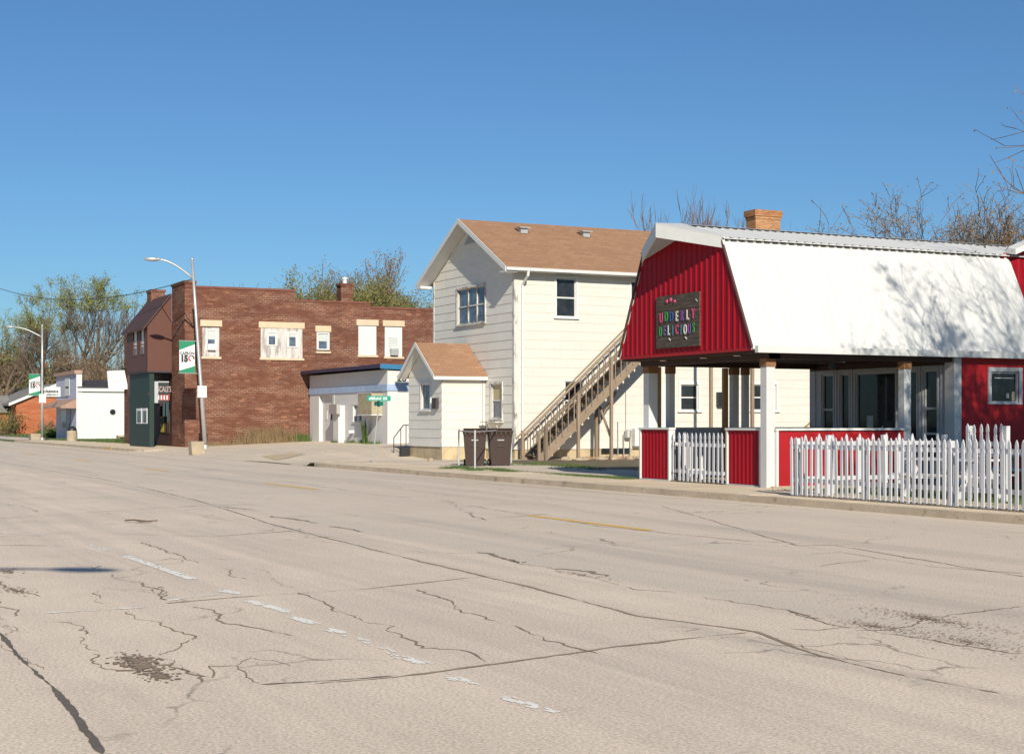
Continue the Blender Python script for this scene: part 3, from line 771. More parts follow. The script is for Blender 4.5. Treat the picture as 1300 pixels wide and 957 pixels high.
# small notices inside the big pane
o = MB().wbox(W1, wx(1098), wx(1106), -.064, -.06, 1.35, 1.75).build('window_notice', m_greytrim, barn)
t = MB().wbox(W1, wx(1119), wx(1131), -.064, -.06, 1.22, 1.60).build('window_notice', m_ink, barn)
text_mb('Open', W1, (wx(1119)+wx(1131))/2, 1.34, .22, -.062, .001, 1, .004).build('notice_lettering', m_bwhite, t)
# red street-side wall with its window
W2 = WX(XS)
ya, za = OX(1253,465,XS); yb, zb = OX(1297,517,XS)
a0, a1, b0, b1 = ya+.12, yb-.10, zb+.1, za-.12
mb = MB(); wall(mb, W2, lambda z: YW+.16, lambda z: YL, .1, ZE-.03, [(a0,a1,b0,b1)], None, depth=.1); mb.build('red_side_wall', m_redflat, barn)
mb = MB(); mb.box(XS-.3, XS+.025, YW-.06, YW+.16, .1, ZE-.13); mb.build('corner_board', m_post, barn)
f = window(barn, W2, a0, a1, b0, b1, .10, .1, .03, m_greytrim, m_glass, mid=0, sill=False)
MB().wbox(W2, a0+.62*(a1-a0), a0+.72*(a1-a0), -.064, -.06, b0+.12, b0+.24).build('window_notice', m_greytrim, f)
MB().wbox(W2, a0+.82*(a1-a0), a1-.06, -.064, -.06, b0+.05, b0+.28).build('window_notice', m_tan, f)
MB().wbox(W2, a0+.2*(a1-a0), a0+.9*(a1-a0), -.064, -.062, b1-.16, b1-.145).build('string_light', m_wtrim, f)
# cross gable beyond the end of the steep slope
mb = MB(); ribbed(mb, (XC+HB+.03, YE-.3, 0), (0,1,0), (0,0,1), (1,0,0), 9, lambda a: (ZE, ZB+.02+min(2.2, .42*a)), .225, .022, .05)
mb.build('side_gable_wall', m_red, barn)
mb = MB(); mb.prism([(XC+HB+.02,YE-.1,ZB+.08),(XC+HB+.35,YE-.1,ZB+.02),(XC+HB+.35,YE+5,ZB+2.0),(XC+HB+.02,YE+5,ZB+2.06)], (0,0,.14)); mb.build('side_gable_fascia', m_wtrim, barn)
mb = MB(); mb.box(XC-HE+.05, XC-HE+.12, 25.5, YL, .1, ZE); mb.box(XW, XS, 25.6+.1, 25.8, .1, .2); mb.box(XC-HE, XS, YL-.1, YL, .1, ZE); mb.build('rear_wall', m_redflat, barn)
# lamp hanging under the porch ceiling near the corner
mb = MB(); mb.box(-28.9,-28.0,22.0,22.06,2.93,2.96); mb.box(-28.5,-28.4,21.98,22.08,2.80,2.93); mb.build('ceiling_fixture', m_black, barn)

# sign on the gable
sx0, sx1, sz0, sz1 = -32.05, -30.12, 3.36, 4.62
sign = thing('shop_sign', 'dark plank sign reading UDDERLY DELICIOUS in coloured letters on the red gable', 'sign', ((sx0+sx1)/2, GY-.03, sz0))
Ws = WY(GY-.03); mb = MB(); k = 7
for i in range(k):
    z0 = sz0+(sz1-sz0)*i/k; mb.wbox(Ws, sx0+rng.uniform(0,.02), sx1-rng.uniform(0,.02), 0, .035+rng.uniform(0,.008), z0+.003, z0+(sz1-sz0)/k-.003)
mb.build('sign_board', m_signwood, sign)
LC = dict(p=M('pink_letter',(.50,.05,.15),.5,.05,bmp=0), g=M('green_letter',(.03,.26,.05),.5,.05,bmp=0), b=M('blue_letter',(.03,.08,.28),.5,.05,bmp=0), w=M('white_letter',(.60,.55,.54),.5,.05,bmp=0), v=M('violet_letter',(.17,.06,.26),.5,.05,bmp=0), t=M('teal_letter',(.03,.16,.22),.5,.05,bmp=0), a=M('aqua_letter',(.38,.54,.52),.5,.05,bmp=0))
for word, cols, zz, nn in (('UDDERLY','pgbwvwp',4.00,7), ('DELICIOUS','gvatptwvg',3.67,9)):
    for i, ch in enumerate(word):
        x = sx0+.14+(sx1-sx0-.28)*(i+.5)/nn
        zj = zz+rng.uniform(-.015,.015)
        text_mb(ch, Ws, x, zj, .33, .045, .008, .55 if nn == 9 else .66, .006).build('letter', LC[cols[i]], sign, label=None)
mb = MB()
for dx, dz, rr0 in ((-.45,1.12,.05),(-.28,1.15,.06),(-.10,1.1,.045)):
    mb.lathe((0,0,0),[(0,0)],3) if False else None
    c0 = Ws((sx0+sx1)/2+dx, .05, sz0+dz); mb.tube([(c0[0],c0[1]+.01,c0[2]),(c0[0],c0[1]-.02,c0[2])],[rr0,rr0*.7],9)
mb.build('red_flower_ornament', LC['p'], sign)
mb = MB()
for dx, dz in ((-.32,.2),(.40,.2),(.86,1.05)):
    c0 = Ws((sx0+sx1)/2+dx, .05, sz0+dz); mb.bar((c0[0]-.04,c0[1],c0[2]+.03),(c0[0]+.03,c0[1],c0[2]-.02),.02,.02)
mb.build('worn_patch', m_peel, sign)

# ------------------------------------------------------------------ picket fences
def picket_mb(h, wd=.068, th=.02):
    hw = wd/2; n = hw*.62
    poly = [(-hw,0),(hw,0),(hw,h-.21),(n,h-.175),(hw*1.05,h-.14),(hw,h-.09),(hw*.6,h-.035),(0,h),(-hw*.6,h-.035),(-hw,h-.09),(-hw*1.05,h-.14),(-n,h-.175),(-hw,h-.21)]
    return poly
def picket_fence(name, label, p0, p1, h, zb, spacing=.155, posts=(), group=None, rails=(.28,.86), side=1, cat='fence', mat=m_picket):
    p0 = Vector((*p0,0)); p1 = Vector((*p1,0)); d = (p1-p0); L = d.length; d.normalize(); n = Vector((d.y,-d.x,0))*side
    root = thing(name, label, cat, (p0.x,p0.y,zb), group); r = random.Random(int(L*100))
    mb = MB()
    for rz in rails:
        z = zb+h*rz-.045; a = p0-n*.022; mb.prism([a+Vector((0,0,z))-n*.018,a+Vector((0,0,z))+n*.018,a+Vector((0,0,z+.085))+n*.018,a+Vector((0,0,z+.085))-n*.018], d*L)
        mb.build('rail', mat, root); mb = MB()
    k = int(L/spacing); poly = picket_mb(h)
    base = MB(); base.prism([(a,-.01,z) for a,z in poly],(0,.02,0))
    first = None
    for i in range(k+1):
        q = p0+d*(i*spacing+spacing*.3)
        if first is None:
            first = base.build('picket', mat, None, (0,0,0)); o = first
        else: o = first.copy(); COL.objects.link(o)
        o.parent = root; ang = math.atan2(d.y,d.x)+r.gauss(0,.02)
        o.location = (q.x-p0.x+n.x*.008, q.y-p0.y+n.y*.008, .03+r.gauss(0,.006)); o.rotation_euler = (r.gauss(0,.006), r.gauss(0,.006), ang)
    for s in posts:
        q = p0+d*s-n*.09; MB().box(q.x-.045,q.x+.045,q.y-.045,q.y+.045,zb-.1,zb+h+.0).build('fence_post', mat, root)
    return root
picket_fence('picket_fence','long white picket fence along the sidewalk in front of the barn shop','fence' and (-24.95,18.32),(-14.5,18.36),1.14,.13,posts=(.08,2.2,4.45,6.7,8.9))
picket_fence('picket_fence','white picket fence running back from the sidewalk fence towards the porch steps',(-24.98,18.6),(-24.98,22.3),1.2,.13,spacing=.34,posts=(0.6,2.0,3.6),side=-1)
xr0 = OY(1226,560,20.4)[0]; xr1 = OY(1273,560,20.4)[0]
picket_fence('picket_gate','short raised white picket gate with a top rail standing behind the long fence',(xr0,20.4),(xr1,20.4),1.28,.24,spacing=.18,posts=(0,xr1-xr0),rails=(.2,.74),cat='gate')
xg0, xg1 = OY(862,570,FY)[0], OY(920,570,FY)[0]
picket_fence('picket_gate','white picket gate closing the gap between two low red corrugated panels',(xg0,FY-.02),(xg1,FY-.02),1.17,.13,spacing=(xg1-xg0)/10.6,posts=(),rails=(.22,.78),cat='gate')
picket_fence('picket_gate','white picket gate leaf standing open inward beside the left red panel',(xb+.1,FY+.02),(xb+.12,FY+.9),1.17,.13,spacing=.16,posts=(),rails=(.22,.78),side=-1,cat='gate')
# ------------------------------------------------------------------ picnic tables
def picnic(name, label, x, y, rot, L=1.8):
    root = thing(name, label, 'picnic table', (0,0,0), 'white picnic tables behind the fence')
    for i in range(4): MB().box(-L/2,L/2,-.36+i*.185,-.36+i*.185+.165,.71,.75).build('tabletop_plank', m_picket, root)
    for s in (-1,1):
        MB().box(-L/2,L/2,s*.62-.13,s*.62+.13,.42,.46).build('bench_seat', m_picket, root)
        for e in (-1,1): MB().bar((e*L*.36, s*.18,.70),(e*L*.36,s*.60,.0),.05,.09).build('leg', m_picket, root)
    for e in (-1,1): MB().box(e*L*.36-.028,e*L*.36+.028,-.72,.72,.36,.418).build('seat_brace', m_picket, root)
    root.location = (x,y,.14); root.rotation_euler = (0,0,rot); return root
picnic('picnic_table','white picnic table behind the fence beside the raised picket gate',-22.9,20.6,R(8))
picnic('picnic_table','white picnic table behind the fence close to the red shop wall',-25.2,23.9,R(84))

# ------------------------------------------------------------------ CREAM HOUSE
HX = -54.03; HY = 26.46; HXL = -62.1; HYB = 44.0; HZ0 = .5; HZE = 7.85; OV = .55
house = thing('frame_house', 'two storey cream shingle sided house with a brown gabled roof and a small front annexe', 'house', ((HX+HXL)/2, HY, .12))
XM = (HX+HXL)/2; HW = (HX-HXL)/2; RZ = OX(591,272.4,XM)[1]
YF = HY-.62                                         # front of the overhang
ry = OY(591,272.4,YF); RZ = ry[1]-.12; print('ridge', ry, XM)
slope = (RZ-HZE)/HW
Wf = WY(HY); Wsd = WX(HX)
def oy(px,py): return OY(px,py,HY)
def ox(px,py): return OX(px,py,HX)
# street face with its openings
t0 = oy(581,413); t1 = oy(616,362); l0 = oy(624,531); l1 = oy(637.5,487)
fh = [(t0[0],t1[0],t0[1],t1[1]),(l0[0],l1[0],l0[1],l1[1])]
mb = MB()
wall(mb, Wf, lambda z: HXL if z < HZE else XM-HW*(RZ-z)/(RZ-HZE), lambda z: HX if z < HZE else XM+HW*(RZ-z)/(RZ-HZE), HZ0, RZ-.05, fh, .36, .016)
mb.build('street_gable_wall', m_side2, house)
# lit long side
def oxh(p,q): a=ox(*p); b=ox(*q); return (a[0],b[0],b[1],a[1])
sh = [oxh((706,353),(731,403)), oxh((801,357),(822,412)), oxh((717,484),(741,533)), oxh((864,488),(886,521)), oxh((955,488),(985,521))]
dy0 = ox(838,500)[0]; dy1 = ox(856,500)[0]
mb = MB(); wall(mb, Wsd, lambda z: HY, lambda z: HYB, HZ0, HZE, sh, .36, .009); mb.build('long_side_wall', m_side, house)
mb = MB(); mb.box(HXL,HXL+.1,HY+.01,HYB,HZ0,HZE); mb.prism([(HXL,HYB,HZ0),(HX,HYB,HZ0),(HX,HYB,HZE),(XM,HYB,RZ-.05),(HXL,HYB,HZE)],(0,-.1,0)); mb.build('rear_wall', m_side2, house)
mb = MB(); mb.box(HXL+.03,HX-.03,HY+.03,HYB-.03,-.3,HZ0); mb.build('foundation', m_foundation, house)
# roof
mb = MB(); ov = .5
for s in (-1,1):
    e = XM+s*(HW+ov); ze = RZ-slope*(HW+ov)
    mb.prism([(XM,YF,RZ+.02),(e,YF,ze+.02),(e,YF,ze-.04),(XM,YF,RZ-.04)],(0,HYB+.5-YF,0))
roof = mb.build('roof', m_shingle, house)
ze = RZ-slope*(HW+ov)
for s in (-1,1):
    e = XM+s*(HW+ov+.02)
    MB().prism([(XM,YF-.03,RZ+.045),(e,YF-.03,ze+.045-.02),(e,YF-.03,ze-.19),(XM,YF-.03,RZ-.17)],(0,.028,0)).build('rake_board', m_wtrim, roof)
    mb = MB(); mb.face([(XM,YF,RZ-.10),(e-.04*s,YF,ze-.14),(e-.04*s,HY-.02,ze-.14),(XM,HY-.02,RZ-.10)]); mb.build('soffit', m_wtrim, roof)
e = XM+HW+ov
mb = MB(); mb.face([(e-.01,YF,ze-.141),(e-.01,HYB+.4,ze-.141),(HX,HYB+.4,ze-.141),(HX,YF,ze-.141)]); mb.build('eave_soffit', m_wtrim, roof)
MB().box(e,e+.11,YF,HYB+.5,ze-.13,ze-.01).build('gutter', m_gutter, roof)
mb = MB(); q = XM-HW-ov; mb.box(q-.01,q+.55,YF-.02,YF+.5,ze-.19,ze-.08); mb.box(e-.5,e+.01,YF-.02,YF+.5,ze-.19,ze-.142); mb.build('eave_return', m_wtrim, roof)
for px,py in ((663,282),(742,285)):
    # small metal roof vents on the slope near the ridge
    X = XM+1.0; y = OX(px,py,X)[0]; z = RZ-slope*1.0
    mb = MB(); mb.box(X-.16,X+.2,y-.16,y+.16,z-.05,z+.22); mb.prism([(X-.22,y-.24,z+.22),(X+.3,y-.24,z+.16),(X+.3,y-.24,z+.2),(X-.22,y-.24,z+.27)],(0,.48,0)); mb.build('roof_vent', m_galv, roof)
# chimney through the ridge
cy0, cz0 = OX(957.5,263,XM+.4); cy1, _ = OX(991,263,XM+.4)
mb = MB(); mb.box(XM-.35,XM+.4,cy0+.08,cy1-.02,RZ-1,cz0-.5); mb.box(XM-.38,XM+.43,cy0+.05,cy1+.01,cz0-.5,cz0-.38); mb.box(XM-.42,XM+.47,cy0,cy1+.06,cz0-.38,cz0-.10)
ch = mb.build('chimney', m_brickch, roof)
# gable louvre
mb = MB(); gx = .95; zt = RZ-.32
for i in range(5):
    z = zt-.10-i*.12; hw = (.10+i*.13); mb.box(XM-hw,XM+hw,HY-.05,HY-.02,z-.05,z)
mb.prism([(XM-.75,HY-.019,zt-.62),(XM+.75,HY-.019,zt-.62),(XM,HY-.019,zt+.02)],(0,.002,0))
mb.build('gable_louvre', m_greytrim, house)
# corner boards, downspout
mb = MB(); mb.box(HX-.14,HX+.02,HY-.025,HY,HZ0,HZE); mb.box(HX,HX+.025,HY-.024,HY+.16,HZ0,HZE); mb.box(HXL-.01,HXL+.1,HY-.025,HY,HZ0,HZE); mb.build('corner_board', m_peel, house)
yd = ox(662.5,450)[0]
mb = MB(); mb.tube([(e+.05,yd+.02,ze-.12),(e+.05,yd,ze-.3),(HX+.09,yd,ze-.62),(HX+.07,yd,HZE-1),(HX+.07,yd,.35),(HX+.2,yd,.2)],.055,8); mb.build('downspout', m_wtrim, house)
mb = MB()
for a in (0,): mb.box(HX+.02,HX+.06,HY+.17,HYB,HZE-.25,HZE-.02)
mb.build('frieze_board', m_peel, house)
# windows
window(house, Wf, *fh[0], .09, .1, .04, m_peel, m_glass2, mid=.5, mull=(.36,.68), blind=.0)
window(house, Wf, *fh[1], .09, .1, .04, m_peel, m_glass2, mid=.52, blind=.5, blindmat=M('tan_blind',(.42,.36,.22),.8,.1))
f0 = window(house, Wsd, *sh[0], .09, .1, .04, m_wtrim, m_glass, mid=.5)
window(house, Wsd, *sh[1], .09, .1, .04, m_wtrim, m_glass, mid=.5)
window(house, Wsd, *sh[2], .09, .1, .04, m_wtrim, m_glass, mid=.5)
window(house, Wsd, *sh[3], .13, .1, .04, m_wtrim, m_glass, mid=.5)
window(house, Wsd, *sh[4], .13, .1, .04, m_wtrim, m_glass, mid=.5)
# side door, wall lamp, meter, pipes on the long side
mb = MB(); mb.wbox(Wsd, dy0, dy1, .018, .05, .35, 3.1); d = mb.build('side_door', m_wtrim, house)
MB().wbox(Wsd, dy1-.22, dy1-.12, .05, .10, 1.95, 2.2).build('handle', m_black, d)
yl, zl = ox(912,507); mb = MB(); mb.wbox(Wsd, yl-.12, yl+.12, .02, .2, zl-.3, zl+.3); mb.build('wall_lamp', m_black, house)
yl, zl = ox(804,555); mb = MB(); mb.wbox(Wsd, yl-.1, yl+.45, .02, .3, zl-.35, zl+.35); mb.build('utility_box', m_wtrim, house)
mb = MB(); yq, zq = ox(790,540); mb.tube([(HX+.08,yq-.25,.2),(HX+.08,yq-.25,1.6)],.02,6); mb.tube([(HX+.12,yq,.2),(HX+.12,yq,1.1),(HX+.12,yq+.3,1.1),(HX+.12,yq+.3,.2)],.025,6); mb.tube([(HX+.1,yq+.12,1.1),(HX+.1,yq+.12,3.2)],.012,5); mb.lathe((HX+.2,yq+.15,.95),[(0,0),(.13,0),(.13,.3),(0,.34)],10); mb.build('gas_meter', m_galv, house)
yl, zl = ox(765,571); MB().wbox(Wsd, yl-.05, yl+1.25, -.02, .03, .3, .52).build('basement_window', m_glass, house)
# annexe on the street front
AX = -56.7; AXL = -60.15; AYF = 24.5; AZE = 3.60; AXM = (AX+AXL)/2; AHW = (AX-AXL)/2
ar = OY(535.5,432,AYF-.42); ARZ = ar[1]-.08; asl = (ARZ-AZE)/AHW
Wa = WY(AYF); Was = WX(AX)
w0 = OY(535,520,AYF); w1 = OY(546.5,487,AYF); ah = (w0[0],w1[0],w0[1],w1[1])
mb = MB(); wall(mb, Wa, lambda z: AXL if z < AZE else AXM-AHW*(ARZ-z)/(ARZ-AZE), lambda z: AX if z < AZE else AXM+AHW*(ARZ-z)/(ARZ-AZE), .58, ARZ-.03, [ah], .36, .016)
mb.build('annexe_front_wall', m_side2, house)
mb = MB(); wall(mb, Was, lambda z: AYF, lambda z: HY-.02, .58, AZE, [], .36, .016); mb.build('annexe_side_wall', m_side, house); MB().box(AXL,AXL+.05,AYF+.02,HY-.03,.58,AZE).build('annexe_side_wall', m_side, house)
MB().box(AXL+.02,AX-.02,AYF+.03,HY+.02,-.3,.58).build('annexe_foundation', m_foundation, house)
mb = MB(); ao = .22; yf2 = AYF-.42
for s in (-1,1):
    ee = AXM+s*(AHW+ao); zz = ARZ-asl*(AHW+ao)
    mb.prism([(AXM,yf2,ARZ+.02),(ee,yf2,zz+.02),(ee,yf2,zz-.03),(AXM,yf2,ARZ-.03)],(0,HY-.03-yf2,0))
ar_ = mb.build('annexe_roof', m_shingle, house)
for s in (-1,1):
    ee = AXM+s*(AHW+ao+.01); zz = ARZ-asl*(AHW+ao)
    MB().prism([(AXM,yf2-.025,ARZ+.035),(ee,yf2-.025,zz+.02),(ee,yf2-.025,zz-.15),(AXM,yf2-.025,ARZ-.13)],(0,.023,0)).build('rake_board', m_wtrim, ar_)
for s in (-1,1):
    ee = AXM+s*(AHW+ao); zz = ARZ-asl*(AHW+ao); mb = MB(); mb.face([(AXM,yf2,ARZ-.05),(ee,yf2,zz-.05),(ee,AYF-.02,zz-.05),(AXM,AYF-.02,ARZ-.05)]); mb.build('soffit', m_wtrim, ar_)
ee = AXM+AHW+ao; zz = ARZ-asl*(AHW+ao); MB().box(ee-.03,ee+.05,yf2,HY-.02,zz-.17,zz-.035).build('eave_board', m_wtrim, ar_)
mb = MB(); mb.face([(ee-.03,yf2,zz-.15),(ee-.03,HY-.02,zz-.15),(AX,HY-.02,zz-.15),(AX,yf2,zz-.15)]); mb.build('eave_soffit', m_wtrim, ar_)
f = window(house, Wa, *ah, .09, .1, .04, m_wtrim, m_glass2, mid=0, mull=())
mb = MB(); q = OY(555,512,AYF); mb.wbox(Wa, q[0]-.2, q[0]+.2, .02, .15, q[1]-.22, q[1]+.22); mb.build('mailbox', m_darkroof, house)
mb = MB(); q = OY(557,465,AYF); mb.tube([(AX+.04,HY-.15,.6),(AX+.04,HY-.15,AZE)],.02,6); mb.build('cable_conduit', m_greytrim, house)
# window shelf bracket under the lower street window
mb = MB(); zc = fh[1][2]-.12
mb.wbox(Wf, fh[1][0]-.25, fh[1][1]+.2, .02, .4, zc-.05, zc); mb.tube([Wf(fh[1][0]+.1,.3,zc-.05),Wf(fh[1][0]+.1,.05,zc-.6)],.02,5); mb.tube([Wf(fh[1][1],.3,zc-.05),Wf(fh[1][1],.05,zc-.6)],.02,5); mb.build('window_shelf', m_peel, house)
# annexe steps + rail
st = thing('entry_steps', 'low concrete steps with a thin black iron handrail on the left of the annexe', 'steps', (-60.9,24.9,0))
mb = MB(); mb.box(-61.5,-60.2,24.6,25.8,-.2,.38); mb.box(-61.9,-61.5,24.6,25.8,-.2,.22); mb.build('step', m_conc, st)
mb = MB(); mb.tube([(-62.0,24.55,.1),(-62.0,24.55,.9),(-60.9,24.55,1.45),(-60.25,24.55,1.45)],.022,6)
for x,z in ((-61.2,1.28),(-60.6,1.45)): mb.tube([(x,24.55,.3),(x,24.55,z)],.018,6)
mb.build('handrail', m_black, st)
MB().box(-60.25,-60.0,24.1,24.48,-.1,.5).build('black_base_box', m_black, st)

# ------------------------------------------------------------------ WOODEN STAIR on the long side
stair = thing('wooden_staircase', 'weathered grey brown wooden staircase rising along the cream house wall', 'staircase', (-52.6,25.8,.12))
SO = -52.05; SI = -53.35                             # outer and inner stringer
p0 = OX(676,590,SO); p1 = OX(812,451,SO)             # stringer centre line on its outer face
sl_ = (p1[1]-p0[1])/(p1[0]-p0[0]); y0s = OX(690,588,SO)[0]-.15; z0s = .12; NST = 28
YT = y0s+ (7.0/ sl_) if False else y0s+7.6
def zst(y): return .2+(y-y0s)*sl_
for X in (SO,SI):
    MB().prism([(X-.02,y0s-.1,.08),(X-.02,y0s+.25,.08),(X-.02,YT,zst(YT)-.22),(X-.02,YT,zst(YT)+.1),(X-.02,y0s-.1,zst(y0s)+.06)],(.045,0,0)).build('stringer', m_oldwood, stair)
k = int((YT-y0s)/.27)
for i in range(k):
    y = y0s+.05+i*.27; z = zst(y)+.04
    MB().box(SI+.03,SO-.025,y-.02,y+.26,z,z+.035).build('tread', m_tread, stair)
for X, nm in ((SO,'o'),(SI,'i')):
    rl = 1.0; xo = X+(.045 if X == SO else -.045)
    a = (xo,y0s-.35,zst(y0s-.35)+rl+.05); b = (xo,YT,zst(YT)+rl+.05)
    MB().bar(a,b,.09,.045).build('handrail', m_oldwood, stair)
    MB().bar((X,y0s,zst(y0s)+rl-.10),(X,YT,zst(YT)+rl-.10),.035,.085).build('upper_rail', m_oldwood, stair)
    n = int((YT-y0s)/.26)
    for i in range(n):
        y = y0s+.15+i*.26
        MB().box(xo-.017,xo+.017,y-.017,y+.017,zst(y)-.03,zst(y)+rl-.06).build('baluster', m_oldwood, stair)
    MB().box(xo-.05,xo+.05,y0s-.12,y0s-.02,.08,zst(y0s)+rl+.05).build('newel_post', m_oldwood, stair)
for px in (693,734):
    y = OX(px,560,SO+.08)[0]; top = zst(y)+(rl+.05)
    MB().box(SO+.03,SO+.14,y-.055,y+.055,.0,top).build('support_post', m_oldwood, stair)
y = OX(776,480,SO+.08)[0]; top = zst(y)+rl+.1; MB().box(SO+.03,SO+.14,y-.055,y+.055,.0,top).build('support_post', m_oldwood, stair)
y2 = OX(757,560,SI)[0]; MB().box(SI-.06,SI+.06,y2-.06,y2+.06,.0,zst(y2)).build('support_post', m_oldwood, stair)
mb = MB(); mb.bar((SO+.02,y,1.0),(SI,y2-.0,2.6),.09,.04); mb.bar((SI,y2,1.4),(SI,y2+.9,2.8),.05,.09); mb.build('brace', m_oldwood, stair)
mb = MB(); mb.box(SI-.6,SO+.1,YT,YT+2.2,zst(YT)-.02,zst(YT)+.08); mb.build('landing', m_oldwood, stair)
for yy in (YT+.1,YT+2.1): MB().box(SO-.02,SO+.1,yy-.06,yy+.06,.05,zst(YT)+1.1).build('landing_post', m_oldwood, stair)
# second wooden stair seen past the barn's porch
s2 = thing('wooden_steps', 'orange lumber steps with handrail seen through the shop porch beside its corner wall', 'steps', (-50,37.5,.12))
ya2, za2 = OX(1014,560,-50); yb2, zb2 = OX(1029,545,-50)
MB().bar((-50,ya2,1.15),(-50,ya2+2,2.55),.09,.05).build('handrail', m_wood, s2)
MB().bar((-50,ya2,.2),(-50,ya2+2,1.6),.04,.25).build('stringer', m_wood, s2)
for i in range(7): MB().box(-50.02,-49.98,ya2+.1+i*.27,ya2+.14+i*.27,.3+i*.19,1.25+i*.19).build('baluster', m_wood, s2)
for i in range(7): MB().box(-51.2,-50.03,ya2+i*.27,ya2+i*.27+.26,.2+i*.19,.24+i*.19).build('tread', m_wood, s2)

# rubble by the foot of the stair
def rock(name, label, x, y, sx, sy, sz, mat, seed, cat='stone', group='rubble by the house wall'):
    r = random.Random(seed); mb = MB(); z = gz(x,y)-.02; n = 9
    for i, (zz, k) in enumerate(((0,.9),(.4,1),(.8,.75),(1,.35))):
        for j in range(n):
            a = 6.283*j/n; q = k*r.uniform(.8,1.1); mb.v.append((x+math.cos(a)*sx*q, y+math.sin(a)*sy*q, z+zz*sz))
    for i in range(3):
        for j in range(n): mb.f.append((i*n+j,i*n+(j+1)%n,(i+1)*n+(j+1)%n,(i+1)*n+j))
    mb.f.append(tuple(3*n+j for j in range(n)))
    return tag(mb.build(name, mat, org=(x,y,z), smooth=False), label, cat, group)
m_stone = M('pale_rubble_stone', (.45,.35,.25), .95, .3, 4, 20)
for i in range(9):
    x = -52.5+rng.uniform(-.6,.9); y = 27.0+i*.55+rng.uniform(-.2,.2)
    rock('rubble_stone','pale irregular stone in the rubble strip along the house foundation',x,y,rng.uniform(.12,.3),rng.uniform(.15,.35),rng.uniform(.1,.22),m_stone,i)
mb = MB()
for i in range(14): mb.box(-52.9,-52.78,28.6+i*.23,28.6+i*.23+.205,.1,.22)
tag(mb.build('brick_edging', m_rubble, org=(-52.8,28.6,.1)), 'low row of old red bricks edging the bed below the house wall', 'edging')
q = GP(547,586,.1); rock('loose_stone','small pale stone lying in front of the annexe foundation',q[0],q[1],.16,.13,.14,m_stone,77,group=None)
q = GP(463,583,.2)
mb = MB(); mb.box(q[0]-.5,q[0]+.4,q[1]-.06,q[1]+.06,gz(q[0],q[1]),gz(q[0],q[1])+.03)

# ------------------------------------------------------------------ bins and pipe frame
def bin_(label, x, y, rz):
    root = thing('wheeled_bin', label, 'bin', (0,0,0), 'brown wheeled bins beside the annexe')
    mb = MB(); prof = [(.0,.24,.27),(.9,.29,.34),(.98,.31,.36),(1.0,.31,.36)]
    for z,a,b in prof: mb.v += [(-a,-b,z+.06),(a,-b,z+.06),(a,b,z+.06),(-a,b,z+.06)]
    for i in range(3):
        for k in range(4): mb.f.append((i*4+k,i*4+(k+1)%4,(i+1)*4+(k+1)%4,(i+1)*4+k))
    mb.f.append((3,2,1,0)); mb.f.append((12,13,14,15))
    mb.box(.265,.30,-.12,.12,.62,.66)
    body = mb.build('body', m_bin, root)
    mb = MB(); mb.box(-.34,.35,-.38,.38,1.06,1.10)
    mb.prism([(-.30,-.34,1.10),(.30,-.34,1.10),(.22,-.34,1.17),(-.26,-.34,1.16)],(0,.68,0))
    for i in range(5): mb.box(.30,.356,-.3+i*.14,-.26+i*.14,.96,1.06)
    lid = mb.build('lid', m_bin, root)
    MB().box(-.42,-.34,-.28,.28,1.0,1.05).build('handle', m_bin, root)
    for s in (-1,1): mb = MB(); mb.tube([(-.2,s*.25,.12),(-.2,s*.33,.12)],.12,14); mb.build('wheel', m_black, root)
    MB().box(.283,.290,-.1,.1,.80,.83).build('label_strip', m_greytrim, root)
    root.location = (x,y,gz(x,y)-.03); root.rotation_euler = (0,0,rz); root.scale = (1.12,1.12,1.1); return root
b1p = GP(592,592,.12); b2p = GP(616,592,.12)
bin_('brown wheeled bin on the left of the pair, directly behind the front pipe upright', -46.5, 21.3, R(-24))
bin_('brown wheeled bin standing right of its twin, nearer the downspout', -46.3, 22.12, R(-18))
fr_ = thing('pipe_frame', 'bare galvanised pipe fence frame standing in front of two brown bins', 'fence', (-44,20,.12))
Pf = [(582.5,592,.12),(603,597,.12),(649,588,.12)]
A, B, C_ = [GP(*p) for p in Pf]
for p, h in ((A,1.32),(B,1.30),(C_,1.34)):
    mb = MB(); mb.tube([(p[0],p[1],.0),(p[0],p[1],h)],.032,8); mb.lathe((p[0],p[1],h),[(.04,0),(.04,.03),(.0,.05)],8); mb.build('upright', m_galv, fr_)
mb = MB(); mb.tube([(A[0],A[1],1.30),(B[0],B[1],1.28)],.022,6); mb.tube([(B[0],B[1],1.28),(C_[0],C_[1],1.32)],.022,6); mb.build('top_rail', m_galv, fr_)

# ------------------------------------------------------------------ STUCCO BUILDING
SY = 27.5; SXR = -70.3; SXL = -82.2
stb = thing('stucco_building', 'low white stucco building with a pale blue band and blue roof edge', 'building', (-76.3,SY,.45))
Wt = WY(SY); g0 = .2
d0 = OY(405,500,SY)[0]; d1 = OY(422,500,SY)[0]
wn = (OY(448.5,530,SY)[0], OY(456.5,515,SY)[0]); wz = (OY(450,535,SY)[1], OY(450,514,SY)[1])
zt1 = 4.15
mb = MB(); wall(mb, Wt, lambda z: SXL, lambda z: SXR, g0, zt1, [(d0,d1,.3,3.0),(wn[0],wn[1]+.35,wz[0],wz[1])], None, depth=.26)
mb.build('street_wall', m_stucco, stb)
mb = MB(); W_ = WX(SXR); wall(mb, W_, lambda z: SY, lambda z: SY+9, g0-.2, zt1-.05, [], None); mb.build('side_wall', m_stucco, stb); mb = MB(); mb.face([(SXL,SY,g0),(SXL,SY+9,g0),(SXL,SY+9,zt1),(SXL,SY,zt1)]); mb.build('rear_wall', m_stucco, stb)
mb = MB(); mb.box(d0-.1,d1+.1,SY+.2,SY+.3,.25,3.12); dr = mb.build('door', m_stucco, stb)
